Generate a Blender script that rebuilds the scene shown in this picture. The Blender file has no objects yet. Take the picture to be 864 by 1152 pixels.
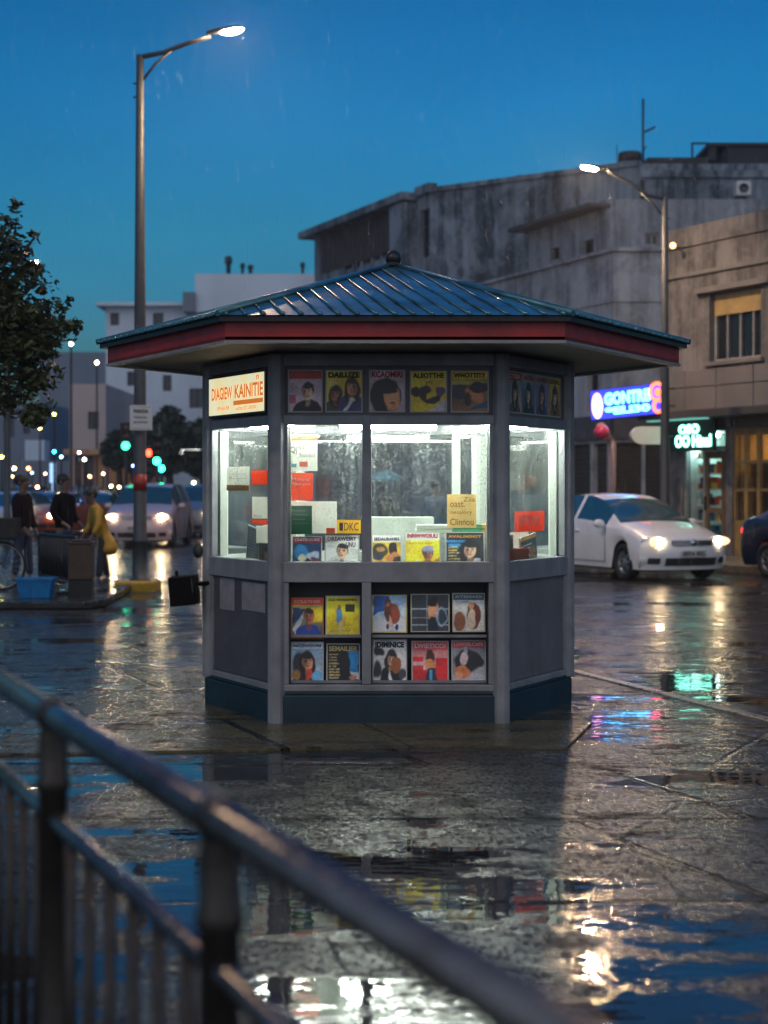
import bpy, bmesh, math, random
import numpy as np
from mathutils import Vector, Matrix
R = math.radians
random.seed(7)
scene = bpy.context.scene
COL = scene.collection

# ------------------------------------------------------------------ camera
FPX = 1750.0            # focal length in photo pixels (photo 864 wide), horizon on row 550
cam_d = bpy.data.cameras.new('camera')
cam = bpy.data.objects.new('camera', cam_d); COL.objects.link(cam)
cam.location = (0, 0, 1.5); cam.rotation_euler = (R(90), 0, 0)
cam_d.sensor_fit = 'HORIZONTAL'; cam_d.sensor_width = 36
cam_d.lens = FPX / 864 * 36
cam_d.shift_y = -26 / 864
cam_d.clip_end = 4000; cam_d.clip_start = .05
cam_d.dof.use_dof = True; cam_d.dof.focus_distance = 9.9; cam_d.dof.aperture_fstop = 2.9
scene.camera = cam

# ------------------------------------------------------------------ render settings
scene.render.engine = 'CYCLES'
cy = scene.cycles
cy.use_denoising = True
try: cy.denoiser = 'OPENIMAGEDENOISE'
except Exception: pass
cy.max_bounces = 8; cy.transparent_max_bounces = 16; cy.diffuse_bounces = 3; cy.glossy_bounces = 4
cy.sample_clamp_indirect = 20; cy.caustics_refractive = False; cy.caustics_reflective = False
cy.use_light_tree = True
scene.view_settings.view_transform = 'Standard'; scene.view_settings.look = 'None'
scene.view_settings.gamma = 1; scene.view_settings.exposure = 0.35

# ------------------------------------------------------------------ dusk sky
SUN_EL, SUN_ROT = R(3.0), R(195)
world = bpy.data.worlds.new("World"); scene.world = world; world.use_nodes = True
wn = world.node_tree.nodes; wl = world.node_tree.links; wn.clear()
wo = wn.new('ShaderNodeOutputWorld'); wb = wn.new('ShaderNodeBackground')
sky = wn.new('ShaderNodeTexSky'); sky.sky_type = 'NISHITA'; sky.sun_disc = False
sky.sun_elevation = SUN_EL; sky.sun_rotation = SUN_ROT
sky.air_density = 1.6; sky.dust_density = 0.3; sky.ozone_density = 6.0; sky.altitude = 0
tint = wn.new('ShaderNodeMixRGB'); tint.blend_type = 'MULTIPLY'; tint.inputs[0].default_value = 1
tint.inputs[2].default_value = (0.46, 1.84, 2.42, 1)
# deeper blue with height ahead; paler sky behind the photographer added as frontal fill
wt_ = wn.new('ShaderNodeTexCoord'); ws_ = wn.new('ShaderNodeSeparateXYZ'); wl.new(wt_.outputs['Generated'], ws_.inputs[0])
zr = wn.new('ShaderNodeValToRGB'); wl.new(ws_.outputs[2], zr.inputs[0]); e_ = zr.color_ramp.elements
e_[0].position = .0; e_[0].color = (1.85, 1.03, 1.62, 1); e_[1].position = .34; e_[1].color = (.26, .64, .60, 1)
e3_ = e_.new(.52); e3_.color = (.80, 1.0, .95, 1)  # paler band higher up, added to brighten what the roof reflects
e2_ = e_.new(.16); e2_.color = (1.25, 1.05, .93, 1)
grd = wn.new('ShaderNodeMixRGB'); grd.blend_type = 'MULTIPLY'; grd.inputs[0].default_value = 1
wl.new(sky.outputs[0], tint.inputs[1]); wl.new(tint.outputs[0], grd.inputs[1]); wl.new(zr.outputs[0], grd.inputs[2])
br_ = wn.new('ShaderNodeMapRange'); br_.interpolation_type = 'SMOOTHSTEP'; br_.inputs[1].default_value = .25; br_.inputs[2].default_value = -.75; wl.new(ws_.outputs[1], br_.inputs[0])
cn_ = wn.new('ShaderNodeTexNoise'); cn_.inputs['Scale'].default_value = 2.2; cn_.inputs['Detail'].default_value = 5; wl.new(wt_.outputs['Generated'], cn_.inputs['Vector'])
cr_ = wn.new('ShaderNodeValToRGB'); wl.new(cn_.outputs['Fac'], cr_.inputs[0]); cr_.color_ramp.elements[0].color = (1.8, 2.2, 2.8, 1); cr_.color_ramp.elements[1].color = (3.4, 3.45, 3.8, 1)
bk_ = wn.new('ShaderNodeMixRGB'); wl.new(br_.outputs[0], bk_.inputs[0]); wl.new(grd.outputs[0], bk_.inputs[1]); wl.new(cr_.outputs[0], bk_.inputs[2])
cl_ = wn.new('ShaderNodeTexNoise'); cl_.inputs['Scale'].default_value = 1.0; cl_.inputs['Detail'].default_value = 5; cm_ = wn.new('ShaderNodeMapping'); cm_.inputs['Scale'].default_value = (2.5, 2.5, 7); wl.new(wt_.outputs['Generated'], cm_.inputs[0]); wl.new(cm_.outputs[0], cl_.inputs['Vector'])
cv_ = wn.new('ShaderNodeMapRange'); cv_.inputs[1].default_value = .3; cv_.inputs[2].default_value = .7; cv_.inputs[3].default_value = .88; cv_.inputs[4].default_value = 1.12; wl.new(cl_.outputs['Fac'], cv_.inputs[0])
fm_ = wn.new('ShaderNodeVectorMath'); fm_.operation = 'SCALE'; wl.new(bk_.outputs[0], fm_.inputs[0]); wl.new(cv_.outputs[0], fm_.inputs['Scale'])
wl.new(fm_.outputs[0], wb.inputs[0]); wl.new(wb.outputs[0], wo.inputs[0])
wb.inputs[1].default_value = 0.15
sun_d = bpy.data.lights.new('sun', 'SUN'); sun_d.energy = 0.06; sun_d.angle = R(40); sun_d.color = (.75, .85, 1)
sun = bpy.data.objects.new('sun', sun_d); COL.objects.link(sun); sun.rotation_euler = (R(50), 0, R(-25))

# ------------------------------------------------------------------ helpers
def s2l(c):
    if isinstance(c, str):
        c = c.lstrip('#'); c = tuple(int(c[i:i+2], 16) / 255 for i in (0, 2, 4))
    return tuple(((x / 12.92) if x <= .04045 else ((x + .055) / 1.055) ** 2.4) for x in c[:3])
def PX(px, py, Y): return Vector(((px - 432) / FPX * Y, Y, 1.5 + (550 - py) / FPX * Y))
def XO(px, Y): return (px - 432) / FPX * Y
def ZO(py, Y): return 1.5 + (550 - py) / FPX * Y

def tag(o, label=None, cat=None, group=None, kind=None):
    if label: o['label'] = label
    if cat: o['category'] = cat
    if group: o['group'] = group
    if kind: o['kind'] = kind
    return o
def empty(name, loc=(0, 0, 0), rz=0, label=None, cat=None, group=None):
    o = bpy.data.objects.new(name, None); COL.objects.link(o); o.empty_display_size = .1
    o.location = loc; o.rotation_euler = (0, 0, rz)
    return tag(o, label, cat, group)
def kids(o): return [c for c in list(COL.objects) if c.parent == o]
def copy_tree(o, parent=None):
    c = o.copy(); COL.objects.link(c); c.parent = parent
    for ch in kids(o): copy_tree(ch, c)
    return c

class MB:
    def __init__(s, M=None): s.v = []; s.f = []; s.mi = []; s.M = M; s.sm = []
    def add(s, vs, fs, mi=0, smooth=False, M=None):
        b = len(s.v); M = M if M is not None else s.M
        for v in vs:
            v = Vector(v); s.v.append(tuple(M @ v) if M is not None else tuple(v))
        for f in fs: s.f.append(tuple(b + i for i in f)); s.mi.append(mi); s.sm.append(smooth)
    def box(s, x0, x1, y0, y1, z0, z1, mi=0, M=None):
        vs = [(x0,y0,z0),(x1,y0,z0),(x1,y1,z0),(x0,y1,z0),(x0,y0,z1),(x1,y0,z1),(x1,y1,z1),(x0,y1,z1)]
        s.add(vs, [(0,3,2,1),(4,5,6,7),(0,1,5,4),(1,2,6,5),(2,3,7,6),(3,0,4,7)], mi, False, M); return s
    def quad(s, a, b, c, d, mi=0): s.add([a, b, c, d], [(0, 1, 2, 3)], mi); return s
    def prism(s, poly, z0, z1, mi=0, M=None):
        n = len(poly)
        vs = [(p[0], p[1], z0) for p in poly] + [(p[0], p[1], z1) for p in poly]
        fs = [tuple(reversed(range(n))), tuple(range(n, 2 * n))] + [(i, (i+1) % n, n + (i+1) % n, n + i) for i in range(n)]
        s.add(vs, fs, mi, False, M); return s
    def tube(s, pts, r, n=10, mi=0, cap=True, smooth=True):
        pts = [Vector(p) for p in pts]; rs = r if isinstance(r, (list, tuple)) else [r] * len(pts)
        vs = []; fs = []; ref = None
        for i, p in enumerate(pts):
            d = (pts[min(i+1, len(pts)-1)] - pts[max(i-1, 0)]).normalized()
            if ref is None: ref = Vector((0, 0, 1)) if abs(d.z) < .9 else Vector((1, 0, 0))
            a = d.cross(ref).normalized(); b = d.cross(a).normalized(); ref = -b if abs((-b).dot(ref)) > 0 and (-b).dot(ref) > 0 else b
            for k in range(n):
                t = 2 * math.pi * k / n; vs.append(p + (a * math.cos(t) + b * math.sin(t)) * rs[i])
        for i in range(len(pts) - 1):
            for k in range(n):
                k2 = (k + 1) % n; fs.append((i*n+k, i*n+k2, (i+1)*n+k2, (i+1)*n+k))
        b0 = len(s.v); s.add(vs, fs, mi, smooth)
        if cap:
            for ring, rev in ((0, True), (len(pts)-1, False)):
                idx = [b0 + ring * n + k for k in range(n)]
                s.f.append(tuple(idx)); s.mi.append(mi); s.sm.append(False)
        return s
    def lathe(s, prof, n=20, mi=0, M=None):
        vs = []; fs = []
        for r, z in prof:
            for k in range(n):
                t = 2 * math.pi * k / n; vs.append((r * math.cos(t), r * math.sin(t), z))
        for i in range(len(prof) - 1):
            for k in range(n):
                k2 = (k + 1) % n; fs.append((i*n+k, i*n+k2, (i+1)*n+k2, (i+1)*n+k))
        s.add(vs, fs, mi, True, M); return s
    def ball(s, c, r, mi=0, n=14, m=9):
        r = r if isinstance(r, (tuple, list)) else (r, r, r)
        prof = [(math.sin(math.pi * i / m), -math.cos(math.pi * i / m)) for i in range(m + 1)]
        prof[0] = (.001, -1); prof[-1] = (.001, 1)
        M = Matrix.Translation(Vector(c)) @ Matrix.Diagonal((r[0], r[1], r[2], 1))
        if s.M is not None: M = s.M @ M
        s.lathe(prof, n, mi, M); return s
    def build(s, name, mats, parent=None, bevel=0, label=None, cat=None, group=None, kind=None, smooth_angle=None):
        me = bpy.data.meshes.new(name); me.from_pydata(s.v, [], s.f)
        for m in (mats if isinstance(mats, (list, tuple)) else [mats]): me.materials.append(m)
        me.polygons.foreach_set('material_index', s.mi); me.polygons.foreach_set('use_smooth', s.sm)
        bm = bmesh.new(); bm.from_mesh(me); bmesh.ops.recalc_face_normals(bm, faces=bm.faces); bm.to_mesh(me); bm.free()
        me.update()
        o = bpy.data.objects.new(name, me); COL.objects.link(o)
        if parent is not None: o.parent = parent
        if bevel:
            b = o.modifiers.new('bevel', 'BEVEL'); b.width = bevel; b.segments = 2; b.limit_method = 'ANGLE'; b.angle_limit = R(40)
        return tag(o, label, cat, group, kind)

# ------------------------------------------------------------------ materials
def node(nt, t, **kw):
    n = nt.nodes.new(t)
    for k, v in kw.items():
        if k.startswith('i_'): n.inputs[int(k[2:])].default_value = v
        else: setattr(n, k, v)
    return n
def ramp(nt, src, p):
    r = nt.nodes.new('ShaderNodeValToRGB'); e = r.color_ramp.elements
    while len(e) < len(p): e.new(.5)
    for i, (pos, c) in enumerate(p):
        e[i].position = pos
        e[i].color = (c, c, c, 1) if isinstance(c, (int, float)) else (*c[:3], 1)
    nt.links.new(src, r.inputs[0]); return r.outputs[0]
def mixc(nt, f, a, b, mode='MIX'):
    m = nt.nodes.new('ShaderNodeMixRGB'); m.blend_type = mode
    for i, x in ((0, f), (1, a), (2, b)):
        if hasattr(x, 'links'): nt.links.new(x, m.inputs[i])
        elif i == 0: m.inputs[0].default_value = x
        else: m.inputs[i].default_value = (*x[:3], 1) if not isinstance(x, (int, float)) else (x, x, x, 1)
    return m.outputs[0]
def mth(nt, op, a, b=0.0, c=None, clamp=False):
    m = nt.nodes.new('ShaderNodeMath'); m.operation = op; m.use_clamp = clamp
    for i, x in enumerate((a, b) if c is None else (a, b, c)):
        if hasattr(x, 'links'): nt.links.new(x, m.inputs[i])
        else: m.inputs[i].default_value = x
    return m.outputs[0]
def newmat(name):
    m = bpy.data.materials.new(name); m.use_nodes = True; nt = m.node_tree; nt.nodes.clear()
    out = nt.nodes.new('ShaderNodeOutputMaterial'); bs = nt.nodes.new('ShaderNodeBsdfPrincipled')
    nt.links.new(bs.outputs[0], out.inputs[0]); return m, nt, bs, out
def noise(nt, vec, scale, detail=4, rough=.55, dist=0):
    n = nt.nodes.new('ShaderNodeTexNoise'); n.inputs['Scale'].default_value = scale; n.inputs['Detail'].default_value = detail
    n.inputs['Roughness'].default_value = rough; n.inputs['Distortion'].default_value = dist
    nt.links.new(vec, n.inputs['Vector']); return n.outputs['Fac']
def scaled(nt, vec, s, off=(0, 0, 0)):
    m = nt.nodes.new('ShaderNodeMapping'); m.inputs['Scale'].default_value = s; m.inputs['Location'].default_value = off
    nt.links.new(vec, m.inputs['Vector']); return m.outputs[0]
def bump(nt, bs, h, strength, dist=.01):
    b = nt.nodes.new('ShaderNodeBump'); b.inputs['Strength'].default_value = strength; b.inputs['Distance'].default_value = dist
    nt.links.new(h, b.inputs['Height']); nt.links.new(b.outputs[0], bs.inputs['Normal']); return b

def pm(name, col, rough=.5, metal=0, var=.25, scale=6, bmp=.1, streak=0, dark=None, coat=0, spec=.5, bscale=40, dist=.004):
    """plain painted / cast material with dirt variation, optional vertical run-off streaks"""
    m, nt, bs, out = newmat(name); c = s2l(col) if isinstance(col, str) else col
    tc = nt.nodes.new('ShaderNodeTexCoord').outputs['Object']
    n1 = noise(nt, tc, scale, 5)
    dk = dark or tuple(x * (1 - var * 2) if var < .5 else 0 for x in c)
    f = ramp(nt, n1, [(.32, 1.0), (.62, 0.0)])
    base = mixc(nt, mth(nt, 'MULTIPLY', f, min(1, .35 + var)), c, dk)
    if streak:
        sv = scaled(nt, tc, (scale * .9, scale * .9, scale * .06))
        st = ramp(nt, noise(nt, sv, 1.0, 5, .6), [(.45, 0.0), (.72, 1.0)])
        base = mixc(nt, mth(nt, 'MULTIPLY', st, streak), base, tuple(x * .22 for x in c))
    nt.links.new(base, bs.inputs['Base Color'])
    n2 = noise(nt, tc, scale * 3.1, 3)
    rr = nt.nodes.new('ShaderNodeMapRange'); rr.inputs[3].default_value = max(.02, rough - .12); rr.inputs[4].default_value = min(1, rough + .15)
    nt.links.new(n2, rr.inputs[0]); nt.links.new(rr.outputs[0], bs.inputs['Roughness'])
    bs.inputs['Metallic'].default_value = metal; bs.inputs['Specular IOR Level'].default_value = spec
    bs.inputs['Coat Weight'].default_value = coat; bs.inputs['Coat Roughness'].default_value = .06
    if bmp: bump(nt, bs, noise(nt, tc, bscale, 3), bmp, dist)
    return m
_em = {}
def emis(name, col, strength, base=(.02, .02, .02)):
    k = (name, col, strength)
    if k in _em: return _em[k]
    m, nt, bs, out = newmat(name); c = s2l(col) if isinstance(col, str) else col
    bs.inputs['Base Color'].default_value = (*base, 1); bs.inputs['Emission Color'].default_value = (*c, 1)
    bs.inputs['Emission Strength'].default_value = strength; _em[k] = m; return m

def ground_mat(name, slab, base_a, base_b, puddle, off=(0, 0, 0)):
    """wet paving: puddle mask makes still mirror water, elsewhere a rough wet skin full of tiny glints"""
    m, nt, bs, out = newmat(name)
    g = nt.nodes.new('ShaderNodeNewGeometry'); pos = g.outputs['Position']
    vec = scaled(nt, pos, (1, 1, 1), off)
    sep = nt.nodes.new('ShaderNodeSeparateXYZ'); nt.links.new(vec, sep.inputs[0])
    cmb = nt.nodes.new('ShaderNodeCombineXYZ')
    nt.links.new(mth(nt, 'ADD', sep.outputs[0], mth(nt, 'MULTIPLY', sep.outputs[1], .42)), cmb.inputs[0])
    nt.links.new(sep.outputs[1], cmb.inputs[1])
    wob = nt.nodes.new('ShaderNodeVectorMath'); wob.operation = 'MULTIPLY_ADD'
    nn = nt.nodes.new('ShaderNodeTexNoise'); nn.inputs['Scale'].default_value = 2.5; nn.inputs['Detail'].default_value = 6; nt.links.new(vec, nn.inputs['Vector'])
    nt.links.new(nn.outputs['Color'], wob.inputs[0]); wob.inputs[1].default_value = (.07, .07, 0); nt.links.new(cmb.outputs[0], wob.inputs[2])
    big = noise(nt, scaled(nt, vec, (.55, .95, 1)), 1.0, 4, .55, .3)
    mid = noise(nt, scaled(nt, vec, (1.6, 3.2, 1)), 1.3, 5, .6, .2)
    fine = noise(nt, vec, 26, 4, .6); grit = noise(nt, vec, 95, 2, .6); micro = noise(nt, vec, 260, 1, .5)
    lvl = mth(nt, 'ADD', mth(nt, 'MULTIPLY', big, .62), mth(nt, 'MULTIPLY', mid, .38))
    lvl = mth(nt, 'ADD', lvl, mth(nt, 'MULTIPLY', mth(nt, 'SUBTRACT', fine, .5), .13))
    if slab:
        br = nt.nodes.new('ShaderNodeTexBrick'); nt.links.new(wob.outputs[0], br.inputs['Vector'])
        br.inputs['Scale'].default_value = 1; br.inputs['Brick Width'].default_value = 2.35; br.inputs['Row Height'].default_value = 1.42
        br.inputs['Mortar Size'].default_value = .03; br.inputs['Mortar Smooth'].default_value = .45; br.offset = .37
        br.inputs['Color1'].default_value = (.25, .25, .25, 1); br.inputs['Color2'].default_value = (.75, .75, .75, 1); br.inputs['Mortar'].default_value = (.5, .5, .5, 1)
        joint = br.outputs['Fac']
        rgb = nt.nodes.new('ShaderNodeRGBToBW'); nt.links.new(br.outputs['Color'], rgb.inputs[0])
        lvl = mth(nt, 'ADD', lvl, mth(nt, 'MULTIPLY', mth(nt, 'SUBTRACT', rgb.outputs[0], .5), .10))
        sideridge = None
    pud = ramp(nt, lvl, [(puddle - .018, 1.0), (puddle + .022, 0.0)])
    dry = mth(nt, 'SUBTRACT', 1.0, pud)
    # dark worn patches and cracks
    patch = ramp(nt, noise(nt, scaled(nt, vec, (1.1, 2.0, 1), (7, 3, 0)), 1.4, 6, .65), [(.575, 0.0), (.625, 1.0)])
    vor = nt.nodes.new('ShaderNodeTexVoronoi'); vor.feature = 'DISTANCE_TO_EDGE'; vor.inputs['Scale'].default_value = .42
    nt.links.new(wob.outputs[0], vor.inputs['Vector'])
    crack = ramp(nt, vor.outputs['Distance'], [(.002, 1.0), (.006, 0.0)])
    col = mixc(nt, ramp(nt, mid, [(.35, 0.0), (.65, 1.0)]), base_a, base_b)
    col = mixc(nt, mth(nt, 'MULTIPLY', ramp(nt, grit, [(.42, 0.0), (.62, 1.0)]), .45), col, tuple(x * 1.9 for x in base_b))
    col = mixc(nt, mth(nt, 'MULTIPLY', patch, .75), col, tuple(x * .25 for x in base_a))
    if slab: col = mixc(nt, mth(nt, 'MULTIPLY', joint, .85), col, (.012, .011, .010))
    col = mixc(nt, mth(nt, 'MULTIPLY', crack, .8), col, (.008, .008, .008))
    col = mixc(nt, pud, col, mixc(nt, .45, col, (.004, .007, .010)))
    nt.links.new(col, bs.inputs['Base Color'])
    r1 = ramp(nt, fine, [(.3, .15), (.7, .27)])
    rgh = mixc(nt, pud, r1, (.022, .022, .022)); rgh = mixc(nt, mth(nt, 'MULTIPLY', patch, dry), rgh, .5)
    nt.links.new(rgh, bs.inputs['Roughness'])
    bs.inputs['IOR'].default_value = 1.36
    pore = mth(nt, 'MULTIPLY', ramp(nt, noise(nt, scaled(nt, vec, (1, .38, 1)), 42, 4, .75), [(.44, .03), (.55, 1.0)]), ramp(nt, noise(nt, scaled(nt, vec, (1, .9, 1), (5, 9, 0)), 4.2, 7, .72), [(.42, .08), (.56, 1.0)]))
    nt.links.new(mixc(nt, dry, (.85, .85, .85), mth(nt, 'MULTIPLY', pore, 1.15)), bs.inputs['Specular IOR Level'])
    # bump
    h = mth(nt, 'ADD', mth(nt, 'MULTIPLY', grit, .6), mth(nt, 'MULTIPLY', fine, .06)); h = mth(nt, 'ADD', h, mth(nt, 'MULTIPLY', micro, .22))
    h = mth(nt, 'SUBTRACT', h, mth(nt, 'MULTIPLY', crack, 1.2))
    if slab: h = mth(nt, 'SUBTRACT', h, mth(nt, 'MULTIPLY', joint, 3.0))
    h = mth(nt, 'MULTIPLY', h, dry)
    rip = mth(nt, 'MULTIPLY', noise(nt, scaled(nt, vec, (2.2, 5.5, 1)), 1.6, 2, .5), .9)
    h = mth(nt, 'ADD', h, mth(nt, 'MULTIPLY', rip, mth(nt, 'ADD', mth(nt, 'MULTIPLY', pud, .60), .04)))
    bp = bump(nt, bs, h, .45, .008)
    # grains of wet grit: every little cell leans its own way, so lamps break up into glints
    acc = bp.outputs[0]
    if slab:
        b2 = nt.nodes.new('ShaderNodeBump'); b2.inputs['Strength'].default_value = .8; b2.inputs['Distance'].default_value = .03
        nt.links.new(mth(nt, 'SUBTRACT', 1.0, mth(nt, 'MULTIPLY', joint, mth(nt, 'ADD', mth(nt, 'MULTIPLY', dry, .8), .2))), b2.inputs['Height']); nt.links.new(acc, b2.inputs['Normal'])
        tv = nt.nodes.new('ShaderNodeCombineXYZ'); nt.links.new(mth(nt, 'MULTIPLY', mth(nt, 'MULTIPLY', mth(nt, 'SUBTRACT', rgb.outputs[0], .5), dry), .05), tv.inputs[1])
        a2 = nt.nodes.new('ShaderNodeVectorMath'); a2.operation = 'ADD'; nt.links.new(b2.outputs[0], a2.inputs[0]); nt.links.new(tv.outputs[0], a2.inputs[1]); acc = a2.outputs[0]
    for sc_, k_ in ((48, .10), (120, .09)):
        vo = nt.nodes.new('ShaderNodeTexVoronoi'); vo.inputs['Scale'].default_value = sc_; nt.links.new(scaled(nt, vec, (1, .36, 1)), vo.inputs['Vector'])
        sb = nt.nodes.new('ShaderNodeVectorMath'); sb.operation = 'SUBTRACT'; nt.links.new(vo.outputs['Color'], sb.inputs[0]); sb.inputs[1].default_value = (.5, .5, .5)
        ml = nt.nodes.new('ShaderNodeVectorMath'); ml.operation = 'SCALE'; nt.links.new(sb.outputs[0], ml.inputs[0]); nt.links.new(mth(nt, 'MULTIPLY', mth(nt, 'ADD', mth(nt, 'MULTIPLY', dry, .97), .03), k_), ml.inputs['Scale'])
        ad = nt.nodes.new('ShaderNodeVectorMath'); ad.operation = 'ADD'; nt.links.new(acc, ad.inputs[0]); nt.links.new(ml.outputs[0], ad.inputs[1]); acc = ad.outputs[0]
    nm = nt.nodes.new('ShaderNodeVectorMath'); nm.operation = 'NORMALIZE'; nt.links.new(acc, nm.inputs[0]); nt.links.new(nm.outputs[0], bs.inputs['Normal'])
    return m
# ------------------------------------------------------------------ material library
M_PLAZA = ground_mat('wet_paving', True, (.017, .018, .019), (.040, .040, .039), .472)
M_ROAD = ground_mat('wet_asphalt', False, (.014, .014, .016), (.034, .033, .034), .46, (13, 5, 0))
M_KERB = pm('kerb_stone', (.20, .17, .12), .28, var=.3, scale=4, bmp=.3)
M_YKERB = pm('yellow_kerb', (.50, .30, .02), .35, var=.3, scale=9, bmp=.2)
def weathered(name, pale, dark, amt, sc=1.0):
    m, nt, bs, out = newmat(name); pos = nt.nodes.new('ShaderNodeNewGeometry').outputs['Position']
    blot = noise(nt, scaled(nt, pos, (.55*sc, .55*sc, .45*sc)), 1, 8, .68, .4); st = noise(nt, scaled(nt, pos, (2.6*sc, 2.6*sc, .16*sc), (3, 1, 7)), 1, 6, .65); fin = noise(nt, pos, 3.5*sc, 5, .6)
    f = mth(nt, 'ADD', mth(nt, 'MULTIPLY', ramp(nt, blot, [(.43, 0.0), (.54, 1.0)]), .75), mth(nt, 'MULTIPLY', ramp(nt, st, [(.45, 0.0), (.58, 1.0)]), .6))
    f = mth(nt, 'MULTIPLY', f, ramp(nt, fin, [(.3, .45), (.6, 1.0)]))
    c = mixc(nt, mth(nt, 'MULTIPLY', f, amt, clamp=True), pale, dark); c = mixc(nt, mth(nt, 'MULTIPLY', ramp(nt, fin, [(.5, 0.0), (.75, 1.0)]), .3), c, tuple(x*1.35 for x in pale))
    nt.links.new(c, bs.inputs['Base Color']); bs.inputs['Roughness'].default_value = .85; bump(nt, bs, noise(nt, pos, 9, 4), .3, .01); return m
M_WALLC = weathered('weathered_concrete', (.22, .265, .31), (.012, .026, .040), 1.0)
M_WALLB = weathered('pale_render', (.35, .38, .43), (.09, .10, .115), .75, 1.2)
M_WALLA = weathered('beige_render', (.19, .185, .195), (.045, .043, .045), .85, 1.6)
M_WALLA2 = pm('beige_cladding', (.17, .165, .17), .7, var=.2, scale=1.4, bmp=.15, streak=.35)
M_WALLE = pm('blue_white_render', (.66, .74, .84), .85, var=.12, scale=.3, bmp=.1, streak=.25)
M_WALLF = pm('pink_render', (.50, .42, .42), .85, var=.12, scale=.3, bmp=.1, streak=.2)
M_WALLG = pm('grey_render', (.20, .23, .28), .85, var=.12, scale=.3, bmp=.1)
M_ROOFD = pm('dark_roof', (.05, .05, .055), .7, scale=1)
M_SHED = pm('black_sheet', (.012, .013, .016), .6, scale=2)
M_WFRAME = pm('window_frame', (.30, .30, .31), .5, scale=5)
M_DFRAME = pm('dark_frame', (.03, .03, .035), .45, scale=5)
M_PANE = pm('dark_window_glass', (.012, .016, .022), .08, var=.1, scale=2, bmp=0, spec=.7)
M_SHUT = pm('roller_shutter', (.055, .048, .045), .5, metal=.2, scale=3, streak=.3)
M_GREYMETAL = pm('galvanised_pole', (.05, .058, .068), .5, metal=.2, scale=5, bmp=.1)
M_DARKMETAL = pm('dark_metal', (.030, .032, .036), .38, metal=.4, scale=8, bmp=.1)
M_BLACK = pm('black_rubber', (.012, .012, .012), .6, scale=8)
M_WHITEP = pm('white_paint', (.62, .62, .60), .5, var=.1, scale=6)
M_BROWN = pm('brown_paint', (.07, .035, .02), .5, scale=7)
M_BLUEP = pm('blue_plastic', (.01, .19, .48), .35, scale=7)
M_RED = pm('red_paint', (.30, .02, .015), .4, scale=6)
M_BARK = pm('bark', (.05, .035, .025), .9, scale=9, bmp=.6)
def leafmat(name, a, b):
    m, nt, bs, out = newmat(name)
    g = nt.nodes.new('ShaderNodeNewGeometry')
    n = noise(nt, g.outputs['Position'], 1.6, 3); c = mixc(nt, ramp(nt, n, [(.35, 0.0), (.65, 1.0)]), a, b)
    c = mixc(nt, mth(nt, 'MULTIPLY', g.outputs['Random Per Island'], .6), c, tuple(x * .5 for x in a))
    nt.links.new(c, bs.inputs['Base Color']); bs.inputs['Roughness'].default_value = .45
    return m
M_LEAF = leafmat('leaves', (.035, .055, .018), (.065, .085, .022))
M_LEAF2 = leafmat('far_leaves', (.03, .05, .035), (.05, .075, .04))
# kiosk
M_KFRAME = pm('kiosk_grey_paint', (.25, .265, .295), .40, metal=.1, var=.24, scale=7, bmp=.2, streak=.3)
M_KPANEL = pm('kiosk_panel', (.085, .088, .105), .5, var=.2, scale=4, bmp=.15, streak=.4)
M_KPANEL2 = pm('kiosk_side_panel', (.15, .15, .17), .5, var=.2, scale=4, bmp=.15, streak=.4)
M_PLINTH = pm('kiosk_plinth', (.010, .032, .052), .38, var=.3, scale=5, bmp=.25, streak=.3)
M_KIN = pm('kiosk_inside_white', (.38, .42, .38), .5, var=.06, scale=4, bmp=0)
M_KDARK = pm('kiosk_inside_dark', (.03, .034, .038), .6, scale=4)
M_SOFFIT = pm('soffit', (.13, .125, .105), .6, var=.15, scale=2, bmp=.05, streak=0)
M_FASCIA = pm('fascia_red', (.33, .008, .010), .42, var=.3, scale=5, bmp=.15, streak=.35)
M_ROOFB = pm('roof_blue_metal', (.06, .21, .27), .33, metal=.5, var=.42, scale=4.0, bmp=.5, bscale=30, coat=.15)
M_DRIP = pm('drip_edge', (.012, .014, .018), .35, metal=.3, scale=6)
M_PAPER = pm('white_paper', (.80, .80, .76), .7, var=.04, scale=6, bmp=0)
M_CREAM = pm('cream_paper', (.80, .66, .36), .7, var=.05, scale=6, bmp=0)
M_ORANGE = pm('orange_paper', (.85, .16, .03), .6, var=.05, scale=6, bmp=0)
M_GREENP = pm('green_paper', (.01, .20, .09), .6, var=.08, scale=6, bmp=0)
M_YELLOWP = pm('yellow_paper', (.80, .55, .03), .6, var=.05, scale=6, bmp=0)
_ink = {}
def ink(hexc):
    if hexc not in _ink:
        _ink[hexc] = pm('ink', hexc, .55, var=.04, scale=9, bmp=0)
    return _ink[hexc]

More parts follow.
